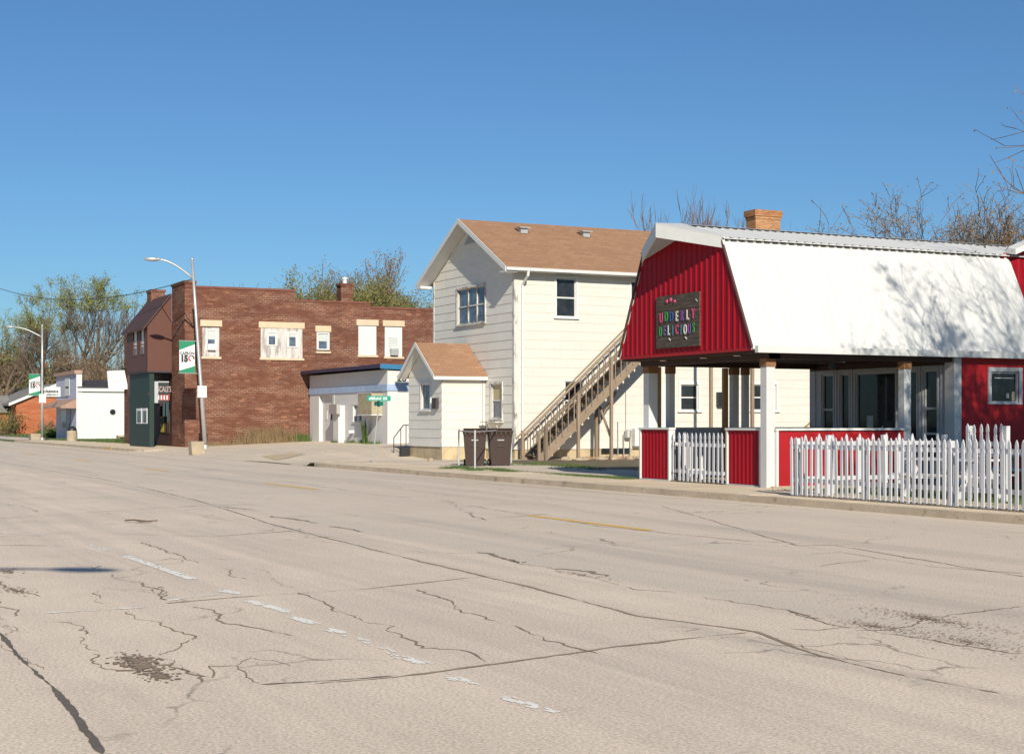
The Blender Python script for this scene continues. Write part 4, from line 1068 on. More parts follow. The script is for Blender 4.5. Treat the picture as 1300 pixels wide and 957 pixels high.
MB().box(d0+.5,d0+.85,SY+.18,SY+.199,1.7,2.2).build('door_light', m_wtrim, dr); MB().box(d0+1.4,d0+1.75,SY+.18,SY+.199,1.7,2.1).build('door_sign', m_ink, dr)
mb = MB(); mb.wbox(Wt, SXL, SXR+.04, .0, .05, 3.1, 3.42); mb.box(SXR,SXR+.05,SY-.048,SY+9,3.1,3.42); mb.build('blue_band', m_bluetrim, stb)
xo = .42
mb = MB(); mb.prism([(SXL-.3,SY-xo,4.30),(SXR+.1,SY-xo,4.28),(SXR+.1,SY+9.2,4.05),(SXL-.3,SY+9.2,4.05)],(0,0,.12)); rf = mb.build('roof', m_darkroof, stb)
mb = MB(); mb.prism([(SXL-.32,SY-xo-.03,4.24),(SXR+.12,SY-xo-.03,4.22),(SXR+.12,SY-xo-.03,4.42),(SXL-.32,SY-xo-.03,4.38)],(0,.029,0)); mb.build('roof_edge', M('shaded_blue_fascia',(.035,.03,.075),.6,.2,2,20), rf); mb = MB(); mb.prism([(SXR+.101,SY-xo,4.18),(SXR+.101,SY+9.2,3.9),(SXR+.101,SY+9.2,4.15),(SXR+.101,SY-xo,4.42)],(.03,0,0)); mb.build('roof_edge', m_bluefas, rf)  # street-facing edge: shade painted into the blue, sunny side keeps plain blue
window(stb, Wt, wn[0], wn[1]+.35, wz[0], wz[1], .06, .14, .02, m_wtrim, m_glass2, mid=0, mull=(.5,))
x0 = OY(431,520,SY)[0]; x1 = OY(437.5,520,SY)[0]
mb = MB(); mb.wbox(Wt, x0, x1, .0, .35, .3, 2.45); mb.build('pilaster', m_stucco, stb)
mb = MB(); mb.wbox(Wt, x0-.1, x1+.3, .351, .55, 2.0, 2.5); mb.tube([Wt(x0+.3,.4,2.5),Wt(x0+.3,.4,3.0)],.05,6); mb.build('meter_box', m_galv, stb)
mb = MB(); mb.wbox(Wt, x1+1.2, x1+1.45, .0, .3, 1.0, 1.15); mb.build('vent_pipe', m_wtrim, stb)
for o, s in ((text_mb('26', WX(SXR+.002), SY+.75, 3.58, .42, 0, .012, 1.2, .01), 1),): o.build('house_number', m_ink, stb)
tb = thing('wall_sign_box', 'faded tan blank sign box projecting from the white stucco wall', 'sign', (-72.3,SY-.4,1.99))
tx0 = OY(463,515,SY)[0]; tx1 = OY(485,515,SY)[0]
MB().box(tx0+.5,tx1,SY-.55,SY-.002,1.95,3.0).build('sign_case', m_tan, tb); MB().box(tx0+.46,tx1+.03,SY-.58,SY-.003,1.90,1.949).build('lower_frame', m_wtrim, tb); MB().box(tx0+.5,tx1,SY-.57,SY-.551,2.98,3.02).build('upper_frame', m_wtrim, tb)
# weed at the wall
wd = MB(); r = random.Random(5); cx, cy = OY(470,560,SY)[0], SY-.25
for i in range(70):
    a = r.uniform(0,6.28); h = r.uniform(.5,1.5); l = h*.35*r.random()
    wd.face([(cx+r.gauss(0,.12)-.02,cy+r.gauss(0,.06),.35),(cx+r.gauss(0,.12)+.02,cy,.35),(cx+math.cos(a)*l,cy-abs(math.sin(a))*l*.5,.4+h)])
tag(wd.build('tall_weed', m_grass, org=(cx,cy,.4)), 'tall green weed growing at the foot of the white stucco wall', 'weed')

# ------------------------------------------------------------------ BRICK BUILDING
BX = -82.5; BY = 20.55; BXP = -85.4; BYB = 37.0; BXL = -97.0
bb = thing('brick_building', 'two storey red brown brick building with a brown clad bay over the shopfront', 'building', (-90,BY,.15))
Wb = WX(BX)
def bx(px,py): return OX(px,py,BX)
tops = [(232,362),(375,372.5),(376.5,380),(470,384),(471,389),(549,391.5)]
T = [bx(*p) for p in tops]
segs = [(BY,T[1][0],T[0][1]-.0),(T[1][0],T[3][0],T[2][1]),(T[3][0],BYB,T[4][1])]
def bh(p,q): a=bx(*p); b=bx(*q); return (a[0],b[0],b[1],a[1])
wr = [bh((257,414),(279,453)), bh((331,416),(384,455)), bh((402,421),(418.5,446)), bh((455,413),(478,451)), bh((488.5,414),(511,453))]
mb = MB(); first = True
zmid = min(t for _,_,t in segs)-.3
print('mid', zmid, [h[3] for h in wr])
wall(mb, Wb, lambda z: BY, lambda z: BYB, -.2, zmid, wr, None, depth=.16)
for i,(a,b,t) in enumerate(segs):
    wall(mb, Wb, lambda z, a=a: a, lambda z, b=b: b, zmid, t-.12, (), None)
mb.face([(BX,BYB,-.2),(BX-12,BYB,-.2),(BX-12,BYB,8),(BX,BYB,8)])
mb.box(BX-18,BX-.5,BY+.5,BYB-.1,-.2,7.2)
mb.build('long_side_wall', m_brick, bb)
for i,(a,b,t) in enumerate(segs):
    MB().box(BX-.35,BX+.04,a+(.0 if i else .0),b+(.0),t-.118,t-.0).build('parapet_coping', m_coping, bb)
# front pier
mb = MB(); zt = T[0][1]+.12; mb.box(BXP,BX-.002,BY-.02,BY+.6,-.2,zt); mb.box(BXP-.05,BX+.06,BY-.08,BY+.62,zt,zt+.14); mb.build('corner_pier', m_brick, bb)
# lintels, windows
for i, h in enumerate(wr):
    e = .12 if i != 2 else .08
    MB().wbox(Wb, h[0]-e, h[1]+e, .0, .035, h[3]+.002, h[3]+.34).build('lintel', m_lintel, bb)
    MB().wbox(Wb, h[0]-e*.6, h[1]+e*.6, -.05, .08, h[2]-.12, h[2]-.002).build('window_ledge', m_lintel, bb)
def inner(h, a0, a1, b0, b1): return (h[0]+(h[1]-h[0])*a0, h[0]+(h[1]-h[0])*a1, h[2]+(h[3]-h[2])*b0, h[2]+(h[3]-h[2])*b1)
h = wr[0]; f = MB().wbox(Wb, h[0], h[1], -.15, -.10, h[2], h[3]).build('board_infill', m_board, bb)
window(bb, WX(BX-.09), *inner(h,.28,.78,.22,.86), .08, .02, .03, m_wtrim, m_glass2, mid=.55, blind=.45, sill=False)
ac = inner(h,.3,.72,.22,.42); o = MB().wbox(Wb, ac[0], ac[1], -.06, .12, ac[2], ac[3]).build('air_conditioner', m_wtrim, bb)
h = wr[1]; MB().wbox(Wb, h[0], h[1], -.13, .0, h[2], h[3]).build('board_infill', m_board, bb)
for q in ((.17,.36,.42,.84),(.66,.85,.38,.84)):
    window(bb, WX(BX+.008), *inner(h,*q), .08, .02, .03, m_wtrim, m_glass2, mid=.5, blind=.25, sill=False)
h = wr[2]; window(bb, WX(BX-.05), h[0]+.1, h[1]-.1, h[2]+.1, h[3]-.1, .10, .06, .03, m_wtrim, m_glass2, mid=.5, blind=.48, sill=False)
h = wr[3]; MB().wbox(Wb, h[0], h[1], -.13, -.03, h[2], h[3]).build('board_infill', m_wtrim, bb)
h = wr[4]; MB().wbox(Wb, h[0], h[1], -.13, -.06, h[2], h[3]).build('board_infill', m_wtrim, bb)
window(bb, WX(BX-.055), *inner(h,.25,.75,.1,.62), .05, .02, .02, m_wtrim, m_glass2, mid=.55, blind=.9, sill=False)
ac = inner(h,.3,.7,.04,.26); MB().wbox(Wb, ac[0], ac[1], -.05, .25, ac[2], ac[3]).build('air_conditioner', m_galv, bb)
# chimney on the parapet
c0 = bx(434,361); c1 = bx(447,361)
mb = MB(); mb.box(BX-1.4,BX-.7,c0[0]+.2,c1[0]+.3,7.0,c0[1]-.02); mb.box(BX-1.45,BX-.65,c0[0]+.15,c1[0]+.35,c0[1]-.02,c0[1]+.13); ch = mb.build('chimney', m_brick, bb)
MB().lathe((BX-1.05,(c0[0]+c1[0])/2+.25,c0[1]+.13),[(.13,0),(.13,.25),(.18,.26),(.18,.36),(0,.42)],10).build('flue_cap', m_wtrim, ch)
# brown bay: side panel at x=BXP, front at YB1
YB1, zl0 = OX(187,473,BXP); _, ztop0 = OX(187,412,BXP); print('bay', YB1, zl0, ztop0)
zt_pier = OX(219,373,BXP)[1]
BXL = OY(161,470,YB1)[0]; print('bay left', BXL)
zl0 = 4.42
mb = MB(); mb.prism([(BXP,YB1,zl0),(BXP,BY-.03,zl0),(BXP,BY-.03,zt_pier),(BXP,YB1,ztop0)],(-.1,0,0)); mb.build('bay_side_panel', m_brownw, bb)
Wy = WY(YB1); a = OY(169.5,420,YB1)[0]; b = OY(174,420,YB1)[0]; c = OY(178.5,420,YB1)[0]; d = OY(183,420,YB1)[0]
zwa, zwb = OY(176,451,YB1)[1], OY(176,419,YB1)[1]
mb = MB(); wall(mb, Wy, lambda z: BXL, lambda z: BXP, zl0, ztop0, [(a,b,zwa,zwb),(c,d,zwa,zwb)], None, depth=.1); mb.build('bay_front_wall', m_brownw, bb)
for q in ((a,b),(c,d)): window(bb, Wy, q[0], q[1], zwa, zwb, .05, .08, .02, m_brownw, m_glass2, mid=.4, blind=.7, sill=False, blindmat=m_wtrim)
mb = MB(); mb.box(BXL,BXP,YB1+.01,BY+.5,zl0-.1,zl0-.001); mb.build('bay_soffit', m_darkroof, bb)
rs = (zt_pier-ztop0)/(BY-YB1); rb = BY-.09; ro = .25
mb = MB(); mb.prism([(BXP+.12,YB1-ro,ztop0-ro*rs+.0),(BXP+.12,rb,ztop0+(rb-YB1)*rs+.0),(BXP+.12,rb,ztop0+(rb-YB1)*rs+.12),(BXP+.12,YB1-ro,ztop0-ro*rs+.10)],(BXL-BXP-.5,0,0)); mb.build('bay_roof', m_brownr, bb)
mb = MB(); mb.box(BXP-5.4,BXP-4.3,BY-.2,BY+.6,7,9.15); mb.box(BXP-5.45,BXP-4.25,BY-.25,BY+.65,9.15,9.3); mb.build('front_chimney', m_brick, bb)
mb = MB(); mb.box(BXL,BXL+.1,YB1+.02,BY+6,zl0,ztop0); mb.box(BXL-.3,BX-16,BY+.3,BY+8,-.2,7.3); mb.build('party_wall', m_brownw, bb)
# green ground-floor front
gx1 = OY(189.5,520,YB1+.15)[0]
mb = MB(); Wg = WY(YB1+.15); wall(mb, Wg, lambda z: BXL+.1, lambda z: BXP-.12, .1, zl0-.1, [], None); mb.box(BXP-.35,BXP-.121,YB1+.151,YB1+.4,.1,zl0-.1); mb.build('green_shopfront_wall', m_green, bb)
for pa, pb in ((174,180),(181.5,187)):
    x0 = OY(pa,530,YB1+.15)[0]; x1 = OY(pb,530,YB1+.15)[0]; z0 = OY(180,537,YB1+.15)[1]; z1 = OY(180,521,YB1+.15)[1]
    window(bb, Wg, x0+.1, x1-.1, z0, z1, .12, -.0, .03, m_bwhite, m_glass, mid=0, sill=False)
# recessed shopfront
YS = BY+.1; Wh = WY(YS)
mb = MB(); xs0, xs1 = OY(190,500,YS)[0]-2, BXP; 
g0x, g1x = OY(204,540,YS)[0], OY(215,540,YS)[0]
wall(mb, Wh, lambda z: xs0, lambda z: xs1, .1, zl0-.1, [(g0x,g1x,.95,3.2)], None, depth=.1); mb.build('recessed_shopfront', M('dark_red_brown_wood',(.07,.025,.018),.7,.3,2,20), bb)
window(bb, Wh, g0x, g1x, .95, 3.2, .08, .08, .03, m_brownr, m_glass, mid=0, mull=(.45,), sill=False)
x0 = OY(205,545,YS)[0]; x1 = OY(211,545,YS)[0]
m_posy = M('yellow_poster', (.70,.55,.06), .6,.1,2,20,bmp=0)
po = MB().wbox(Wh, g0x+.1, g0x+1.0, .035, .04, 1.0, 1.9).build('window_poster', m_posy, bb)
MB().wbox(Wh, g0x+.2, g0x+.9, .041, .044, 1.45, 1.82).build('poster_band', m_bgreen, po)
MB().box(BXP-1.7,BXP-1.55,YB1+.4,BY,3.15,3.3).build('awning_rail', m_brownr, bb)
MB().wbox(WX(BXP-.3), YB1+.1, BY-.05, .0, .06, 3.08, 3.18).build('shopfront_rail', m_brownr, bb)
# box sign over the entrance
sg = thing('pub_sign', "dark box sign with white letters and a small red plate above the brick building's entrance", 'sign', (BXP-.15,19.4,3.2))
ysa, ysz = OX(196,485,BXP-.1); ysb, ysw = OX(220,512,BXP-.1); ysb = BY-.12; zA, zB = ysw, ysz
MB().box(BXP-.28,BXP-.1,ysa,ysb-.05,zA,zB+.05).build('sign_case', m_ink, sg)
WS = WX(BXP-.1); mc = (ysa+ysb)/2; 
t = MB(); t.wbox(WS,ysa,ysa+.2,.001,.04,zA+.02,zB+.04); t.wbox(WS,ysa+.2,ysb-.05,.001,.03,zB-.02,zB+.05); t.build('sign_frame', m_greytrim, sg)
text_mb("SCALE'S", WS, mc+.12, zA+.64, .44, .005, .01, .50, .004).build('lettering', M('dull_pink_letters',(.50,.36,.36),.6,.1,bmp=0), sg)
rp = MB().wbox(WS, mc-.3, mc+.42, .002, .02, zA+.16, zA+.48).build('red_plate', M('dull_red_plate',(.32,.06,.06),.6,.1,bmp=0), sg)
mb = MB()
for i in range(4): mb.wbox(WS, mc-.24+i*.16, mc-.17+i*.16, .021, .026, zA+.2, zA+.44)
mb.build('lettering', m_bwhite, rp)
# dry weeds at the brick wall
grass('dry_weeds', 1500, lambda r: (BX+.05+abs(r.gauss(0,.3)), 25.0+r.gauss(0,.8)), 1.1, .009, m_dry, 31)
grass('dry_weeds', 1600, lambda r: (BX+.05+abs(r.gauss(0,.25)), r.uniform(21,27.2)), .30, .010, m_dry, 32)
grass('weeds', 900, lambda r: (BX+.1+abs(r.gauss(0,.25)), 26.9+r.gauss(0,.3)), .5, .015, m_grass, 33)
cstep = MB().box(BX,BX+.12,BY+.6,27.2,.0,.42); 

# ------------------------------------------------------------------ STREET LAMPS and BANNERS
def lamp(label, x, y, H, lean, arm, headlen=.8, plate=True):
    root = thing('street_lamp', label, 'street lamp', (x,y,gz(x,y)), 'cobra head street lamps on grey poles')
    z0 = gz(x,y)
    top = Vector((x+lean[0], y+lean[1], H))
    P = lambda t: Vector((x,y,z0)).lerp(top, t)
    mb = MB(); mb.tube([P(0),P(.33),P(.66),P(1)],[.115,.10,.085,.07],12); mb.lathe(tuple(top),[(.085,0),(.085,.06),(.0,.12)],12); mb.build('pole', m_galv, root, smooth=True)
    MB().lathe((x,y,z0),[(.22,0),(.22,.05),(.15,.07),(.14,.2)],12).build('base_plate', m_galv, root)
    s = P(.90); pts = []
    for i in range(9):
        t = i/8; pts.append((s.x+arm[0]*t, s.y+arm[1]*t, s.z+arm[2]*math.sin(t*math.pi/2)))
    MB().tube(pts,[.05]*8+[.04],8).build('arm', m_galv, root, smooth=True)
    e = Vector(pts[-1]); d = Vector((arm[0],arm[1],0)).normalized()
    mb = MB(); n = Vector((-d.y,d.x,0)); k = 12
    for i in range(9):
        t = i/8; wdt = math.sin(math.pi*min(1,.12+t*.85))**.6*.17; hh = math.sin(math.pi*min(1,.12+t*.85))**.7*.12
        for j in range(k):
            a = 6.283*j/k; c = math.cos(a); s_ = math.sin(a)
            mb.v.append(tuple(e+d*(t*headlen-.1)+n*wdt*c+Vector((0,0,(hh*.8 if s_ > 0 else hh*1.1)*s_+.02))))
    for i in range(8):
        for j in range(k): mb.f.append((i*k+j,i*k+(j+1)%k,(i+1)*k+(j+1)%k,(i+1)*k+j))
    mb.f.append(tuple(range(k))); mb.f.append(tuple(8*k+j for j in range(k)))
    mb.build('lamp_head', m_galv, root, smooth=True)
    return root, P
L1x, L1y = -77.9, 20.45
l1, P1 = lamp('leaning grey street lamp beside the corner of the brick building', L1x, L1y, 9.9, (-.25,-.62), (-.4,-1.75,.95))
MB().box(L1x+.02-.12,L1x+.14,L1y-.62,L1y-.36,2.9,3.55)
pp = P1(.30); 
o = MB().box(pp.x+.13,pp.x+.15,pp.y-.24,pp.y+.24,pp.z-.28,pp.z+.32).build('notice_plate', m_bwhite, l1)
mb = MB(); Wp = WX(pp.x+.151)
for i,(q,hh) in enumerate(((.17,.06),(.06,.03),(-.03,.03),(-.12,.03))): mb.wbox(Wp, pp.y-.15+i*.02, pp.y+.15-i*.01, 0, .003, pp.z+q, pp.z+q+hh)
mb.build('small_print', m_greytrim, o)
L2x, L2y = -127.0, 20.1
l2, P2 = lamp('upright grey street lamp farther down the street beside the small white shop', L2x, L2y, 9.25, (0,0), (-.7,-2.1,.8))
MB().box(L2x+.14,L2x+.16,L2y-.27,L2y+.27,3.1,3.8).build('notice_plate', m_bwhite, l2)
l3, P3 = lamp('street lamp on the near side of the road casting its arm shadow across the lane', -.9, -4.3, 10.0, (0,0), (1.8,2.3,.5))
def banner(label, P, tt, wdt, h):
    a = P(tt); x, y1 = a.x, a.y-.16; y0 = y1-wdt; zt = a.z
    root = thing('street_banner', label, 'banner', (x,y1,zt-h), 'town banners on the street lamps')
    W = WX(x+.012)
    MB().box(x-.008,x+.008,y0,y1,zt-h,zt).build('banner_cloth', m_bwhite, root)
    MB().prism([W(y0,0,zt),W(y1,0,zt),W(y1,0,zt-h*.09),W(y0,0,zt-h*.28)],(.004,0,0)).build('green_corner', m_bgreen, root)
    MB().prism([W(y0,0,zt-h),W(y1,0,zt-h),W(y1,0,zt-h*.78),W(y0,0,zt-h*.93)],(.004,0,0)).build('green_corner', m_bgreen, root)
    ym = (y0+y1)/2; s = wdt
    text_mb('CAPRON', W, ym, zt-h*.42, .24*s, .002, .003, .95, .006).build('lettering', m_ink, root)
    text_mb('15', W, ym-.19*s, zt-h*.64, .56*s, .002, .003, .85, .035).build('lettering', m_ink, root)
    cyy, cz = ym+.27*s, zt-h*.535; 
    for m_, a0, a1 in ((m_rink,100,270),(m_ink,-20,90)):
        mb = MB(); n=12
        for i in range(n):
            t0_=R(a0+(a1-a0)*i/n); t1_=R(a0+(a1-a0)*(i+1)/n); q0=.12*s; q1=.205*s
            mb.prism([W(cyy+math.cos(t0_)*q0,0,cz+math.sin(t0_)*q0),W(cyy+math.cos(t0_)*q1,0,cz+math.sin(t0_)*q1),W(cyy+math.cos(t1_)*q1,0,cz+math.sin(t1_)*q1),W(cyy+math.cos(t1_)*q0,0,cz+math.sin(t1_)*q0)],(.005,0,0))
        mb.build('zero_ring', m_, root)
    mb = MB(); mb.wbox(W, ym-.38*s, ym+.42*s, 0, .004, zt-h*.70, zt-h*.685); mb.wbox(W, ym-.3*s, ym+.3*s, 0, .004, zt-h*.315, zt-h*.305); mb.build('small_print', m_greytrim, root)
    for zz in (zt+.02, zt-h-.02): MB().tube([(x,y0-.03,zz),(x,y1+.14,zz)],.02,6).build('bracket', m_galv, root)
    return root
banner('green and white CAPRON 150 banner on the leaning lamp before the brick wall', P1, .568, .80, 1.62)
banner('green and white CAPRON 150 banner on the far upright lamp', P2, .575, .86, 1.68)
q = GP(250,575,.12); mb = MB(); mb.prism([(q[0]-.3,q[1]-.3,.05),(q[0]+.3,q[1]-.3,.05),(q[0]+.3,q[1]+.3,.05),(q[0]-.3,q[1]+.3,.05)],(.03,-.06,.62)); tag(mb.build('concrete_block', m_conc, org=(q[0],q[1],.1)), 'square tan concrete block at the foot of the leaning street lamp', 'block')
q = GP(46,558,.12); tag(MB().box(q[0]-.5,q[0]+.5,q[1]-.5,q[1]+.5,.1,.62).build('concrete_block', m_conc, org=(q[0],q[1],.1)), 'square tan concrete block at the foot of the far upright street lamp', 'block')

# street name sign
sx_, sy_ = GP(473,588,.1)[:2]
ss = thing('street_sign', 'thin steel post with green street name blades at the side street corner', 'street sign', (sx_,sy_,.12))
tpz = 2.32; tp = (sx_+.05, sy_+.22)
MB().tube([(sx_,sy_,.0),(tp[0],tp[1],tpz)],.025,7).build('post', m_galv, ss)
b_ = MB().box(tp[0]-.012,tp[0]+.012,tp[1]-.45,tp[1]+.45,tpz+.02,tpz+.2).build('name_blade', m_sgreen, ss)
b_.rotation_euler = (0,0,0)
mb = MB(); r = random.Random(8); y = tp[1]-.38
while y < tp[1]+.36:
    w1 = r.uniform(.03,.055); mb.box(tp[0]+.013,tp[0]+.015,y,y+w1,tpz+.06,tpz+(.16 if r.random() < .7 else .13)); y += w1+(.02 if r.random() < .8 else .07)
mb.build('small_print', m_bwhite, b_)
b2_ = MB().bar((tp[0]-.35,tp[1]-.03,tpz-.08),(tp[0]+.35,tp[1]+.03,tpz-.08),.02,.15).build('name_blade', m_sgreen, ss)
MB().box(tp[0]-.04,tp[0]+.04,tp[1]-.04,tp[1]+.04,tpz-.18,tpz+.02).build('bracket', m_black, ss)

# ------------------------------------------------------------------ SMALL WHITE SHOP
WXs = -131.0; WY0 = 23.6
ws = thing('white_shop', 'small white clapboard shop with a lavender false front and a round side window', 'shop', (WXs,WY0,.12))
yR = OX(164,530,WXs)[0]+1.0; z1 = OX(130,497,WXs)[1]
yP = OX(98,530,WXs)[0]
mb = MB(); wall(mb, WX(WXs), lambda z: yP, lambda z: yR, .1, z1, [], .3, .01); mb.build('side_wall', m_wtrim, ws); MB().box(WXs-9,WXs-.02,yP+.1,yR,.1,z1-.2).build('rear_wall', m_wtrim, ws)
MB().box(WXs-.3,WXs+.22,yP,yR,z1,z1+.28).build('eave_board', m_wtrim, ws)
mb = MB(); mb.prism([(WXs+.25,yP,z1+.281),(WXs+.25,yR,z1+.281),(WXs-4.5,yR,z1+.95),(WXs-4.5,yP,z1+.95)],(0,0,.1)); mb.build('roof', m_darkroof, ws)
xF = WXs-.05; xFl = OY(72,520,yP)[0]; zf = OY(98,470,yP)[1]; print('white shop', yP, yR, z1, xFl, zf)
mb = MB(); wall(mb, WY(yP-.03), lambda z: xFl, lambda z: xF, .1, zf-.3, [], .2, .02); mb.box(xFl,xF,yP,yP+.35,.1,zf-.3); mb.build('false_front', m_lav, ws)
mb = MB(); mb.box(xF-.02,xF+.12,yP-.08,yP+.38,.1,zf-.3); mb.build('corner_board', m_wtrim, ws)
MB().box(xFl-.1,xF+.2,yP-.25,yP+.4,zf-.3,zf).build('cornice', m_rust, ws)
mb = MB(); za_ = 3.3; mb.prism([(xFl-.2,yP-1.4,za_-.55),(xF+.1,yP-1.4,za_-.55),(xF+.1,yP-.04,za_+.1),(xFl-.2,yP-.04,za_+.1)],(0,0,.08)); mb.prism([(xF+.05,yP-1.4,za_-.6),(xF+.05,yP-.05,za_-.6),(xF+.05,yP-.05,za_+.18)],(.06,0,0)); mb.build('awning', m_rust, ws)
mb = MB(); xx = xF-2.6; mb.box(xx-1.1,xx,yP-.08,yP-.051,.2,2.6); d = mb.build('door', m_greypanel, ws); MB().box(xx-.25,xx-.15,yP-.14,yP-.081,1.2,1.4).build('handle', m_black, d)
window(ws, WY(yP-.06), xx-4.2, xx-2.0, 1.0, 2.6, .1, -.0, .03, m_wtrim, m_glass2, mid=0, sill=False)
mb = MB(); xx2 = xF-4.2; zz2 = 4.6; mb.box(xx2-1.1,xx2+1.1,yP-.09,yP-.06,zz2-.8,zz2+.8); q = mb.build('wall_notice', m_wtrim, ws)
mb = MB(); mb.box(xx2-.8,xx2+.8,yP-.1,yP-.091,zz2-.15,zz2+.0); mb.build('small_print', m_ink, q)
cyw, czw = OX(143,523,WXs)
mb = MB(); mb.tube([(WXs-.02,cyw,czw),(WXs+.05,cyw,czw)],.30,20); p = mb.build('round_window', m_wtrim, ws); mb = MB(); mb.tube([(WXs-.02,cyw,czw),(WXs+.06,cyw,czw)],.24,20); mb.build('pane', m_glass, p)
mb = MB(); q = OX(160,556,WXs+.3); mb.box(WXs+.2,WXs+1.0,q[0]-.8,q[0]+.3,.3,.45)
for yy in (-.7,.2): mb.box(WXs+.3,WXs+.9,q[0]+yy-.05,q[0]+yy+.05,.1,.3)
tag(mb.build('low_bench', m_tan, org=(WXs+.6,q[0],.1)), 'low pale bench on the grass against the white shop side wall', 'bench')
# projecting sign of that shop, on a pole between lamp and false front
ps = thing('hanging_sign', 'white two row lettered sign board projecting beside the far street lamp', 'sign', (-128,20.5,4.2))
X = -127.6; pa = OX(49,500,X); pb = OX(76.5,506,X); pt = OX(60,491,X)
zlo_, zhi_ = OX(60,503.5,X)[1], pt[1]; 
ma = MB().box(X-.08,X+.08,pa[0],pb[0],zlo_,zlo_+.55).build('lower_board', m_bwhite, ps)
MB().box(X-.06,X+.06,pa[0]+.45,pb[0],zlo_+.56,zhi_).build('upper_board', m_bwhite, ps)
mb = MB(); r = random.Random(4); y = pa[0]+.1
while y < pb[0]-.15:
    ww = r.uniform(.06,.15); mb.box(X+.081,X+.086,y,y+ww,zlo_+.32,zlo_+.50); y += ww+.035
y = pa[0]+.2
while y < pb[0]-.25:
    ww = r.uniform(.05,.12); mb.box(X+.081,X+.086,y,y+ww,zlo_+.1,zlo_+.22); y += ww+.05
mb.build('lettering', m_ink, ma)
MB().tube([(X,pa[0]-.1,zlo_-.06),(X,pb[0]+.6,zlo_-.06)],.05,6).build('bracket', m_black, ps)
# blank white board hung off the bay of the brick building
bd = thing('projecting_board', 'tilted faded white sign board projecting left of the brown bay', 'sign', (-103,20,5))
X = -99.5; c = [OX(*p,X) for p in ((136,471),(158,470),(163,494),(138,495))]
MB().prism([(X,q[0],q[1]) for q in c],(-.12,0,0)).build('sign_board', m_bwhite, bd)
cc = ((c[0][0]+c[2][0])/2-.1,(c[0][1]+c[2][1])/2+.15); mb = MB()
for i in range(20):
    t0_=6.283*i/20; t1_=6.283*(i+1)/20
    mb.prism([(X+.002,cc[0]+math.cos(t)*q,cc[1]+math.sin(t)*q) for t,q in ((t0_,.26),(t0_,.34),(t1_,.34),(t1_,.26))],(.003,0,0))
mb.build('faded_ring_emblem', M('faded_emblem',(.62,.58,.56),.7,.1,bmp=0), bd)
MB().tube([(X-.06,c[1][0]-.2,c[1][1]+.1),(X-.06,c[1][0]+1.2,c[1][1]+.1)],.05,6).build('bracket', m_black, bd)
# litter bin
q = GP(91.5,560.5,.12)
tc_ = thing('litter_bin', 'round pebble concrete litter bin with a dark domed lid before the white shop', 'litter bin', (q[0],q[1],.12))
MB().lathe((q[0],q[1],.12),[(.34,0),(.38,.05),(.38,.75),(.35,.8),(0,.8)],18).build('body', m_conc, tc_, smooth=False)
MB().lathe((q[0],q[1],.92),[(.35,0),(.33,.12),(.25,.26),(.1,.34),(0,.35)],18).build('domed_lid', m_black, tc_, smooth=True)

# ------------------------------------------------------------------ ORANGE BRICK BUILDING and houses behind
ob = thing('orange_brick_building', 'low orange brick building with a white edged grey roof at the far left', 'building', (-180,30,.1))
X = -178.0
pl = [OX(*p,X) for p in ((23,549),(72,552),(72,500),(62,499.5),(23,513))]
yA, yB_ = OX(20.5,530,X)[0], OX(78,530,X)[0]
zA_, zB_ = OX(22,512,X)[1], OX(50,496,X)[1]
mb = MB(); mb.prism([(X,yA,.0),(X,yB_+4,.0),(X,yB_+4,zA_),(X,(yA+yB_+4)/2,zA_+1.9),(X,yA,zA_)],(-30,0,0)); mb.build('wall', m_brickor, ob)
mb = MB(); ym_ = (yA+yB_+4)/2
mb.prism([(X+.4,yA-.8,zA_-.25),(X+.4,ym_,zA_+2.05),(X+.4,ym_,zA_+2.3),(X+.4,yA-.8,zA_)],(-31,0,0)); mb.prism([(X+.4,yB_+4.8,zA_-.25),(X+.4,ym_,zA_+2.05),(X+.4,ym_,zA_+2.3),(X+.4,yB_+4.8,zA_)],(-31,0,0)); mb.build('roof', m_roofg, ob)
mb = MB(); mb.prism([(X+.45,yA-.85,zA_-.3),(X+.45,ym_,zA_+2.0),(X+.45,ym_,zA_+2.32),(X+.45,yA-.85,zA_+.02)],(-.04,0,0)); mb.build('rake_board', m_wtrim, ob)
mb = MB(); y_,_ = OX(-30,530,X-4); mb.box(X-34,X-4,yA-9,yA-.1,.0,2.7); mb.build('side_wing', m_brickor, ob)
mb = MB(); mb.prism([(X-3.5,yA-10,2.6),(X-3.5,yA+.2,2.6),(X-8,yA+.2,4.4),(X-8,yA-10,4.4)],(0,0,.2)); mb.build('wing_roof', m_roofg, ob)
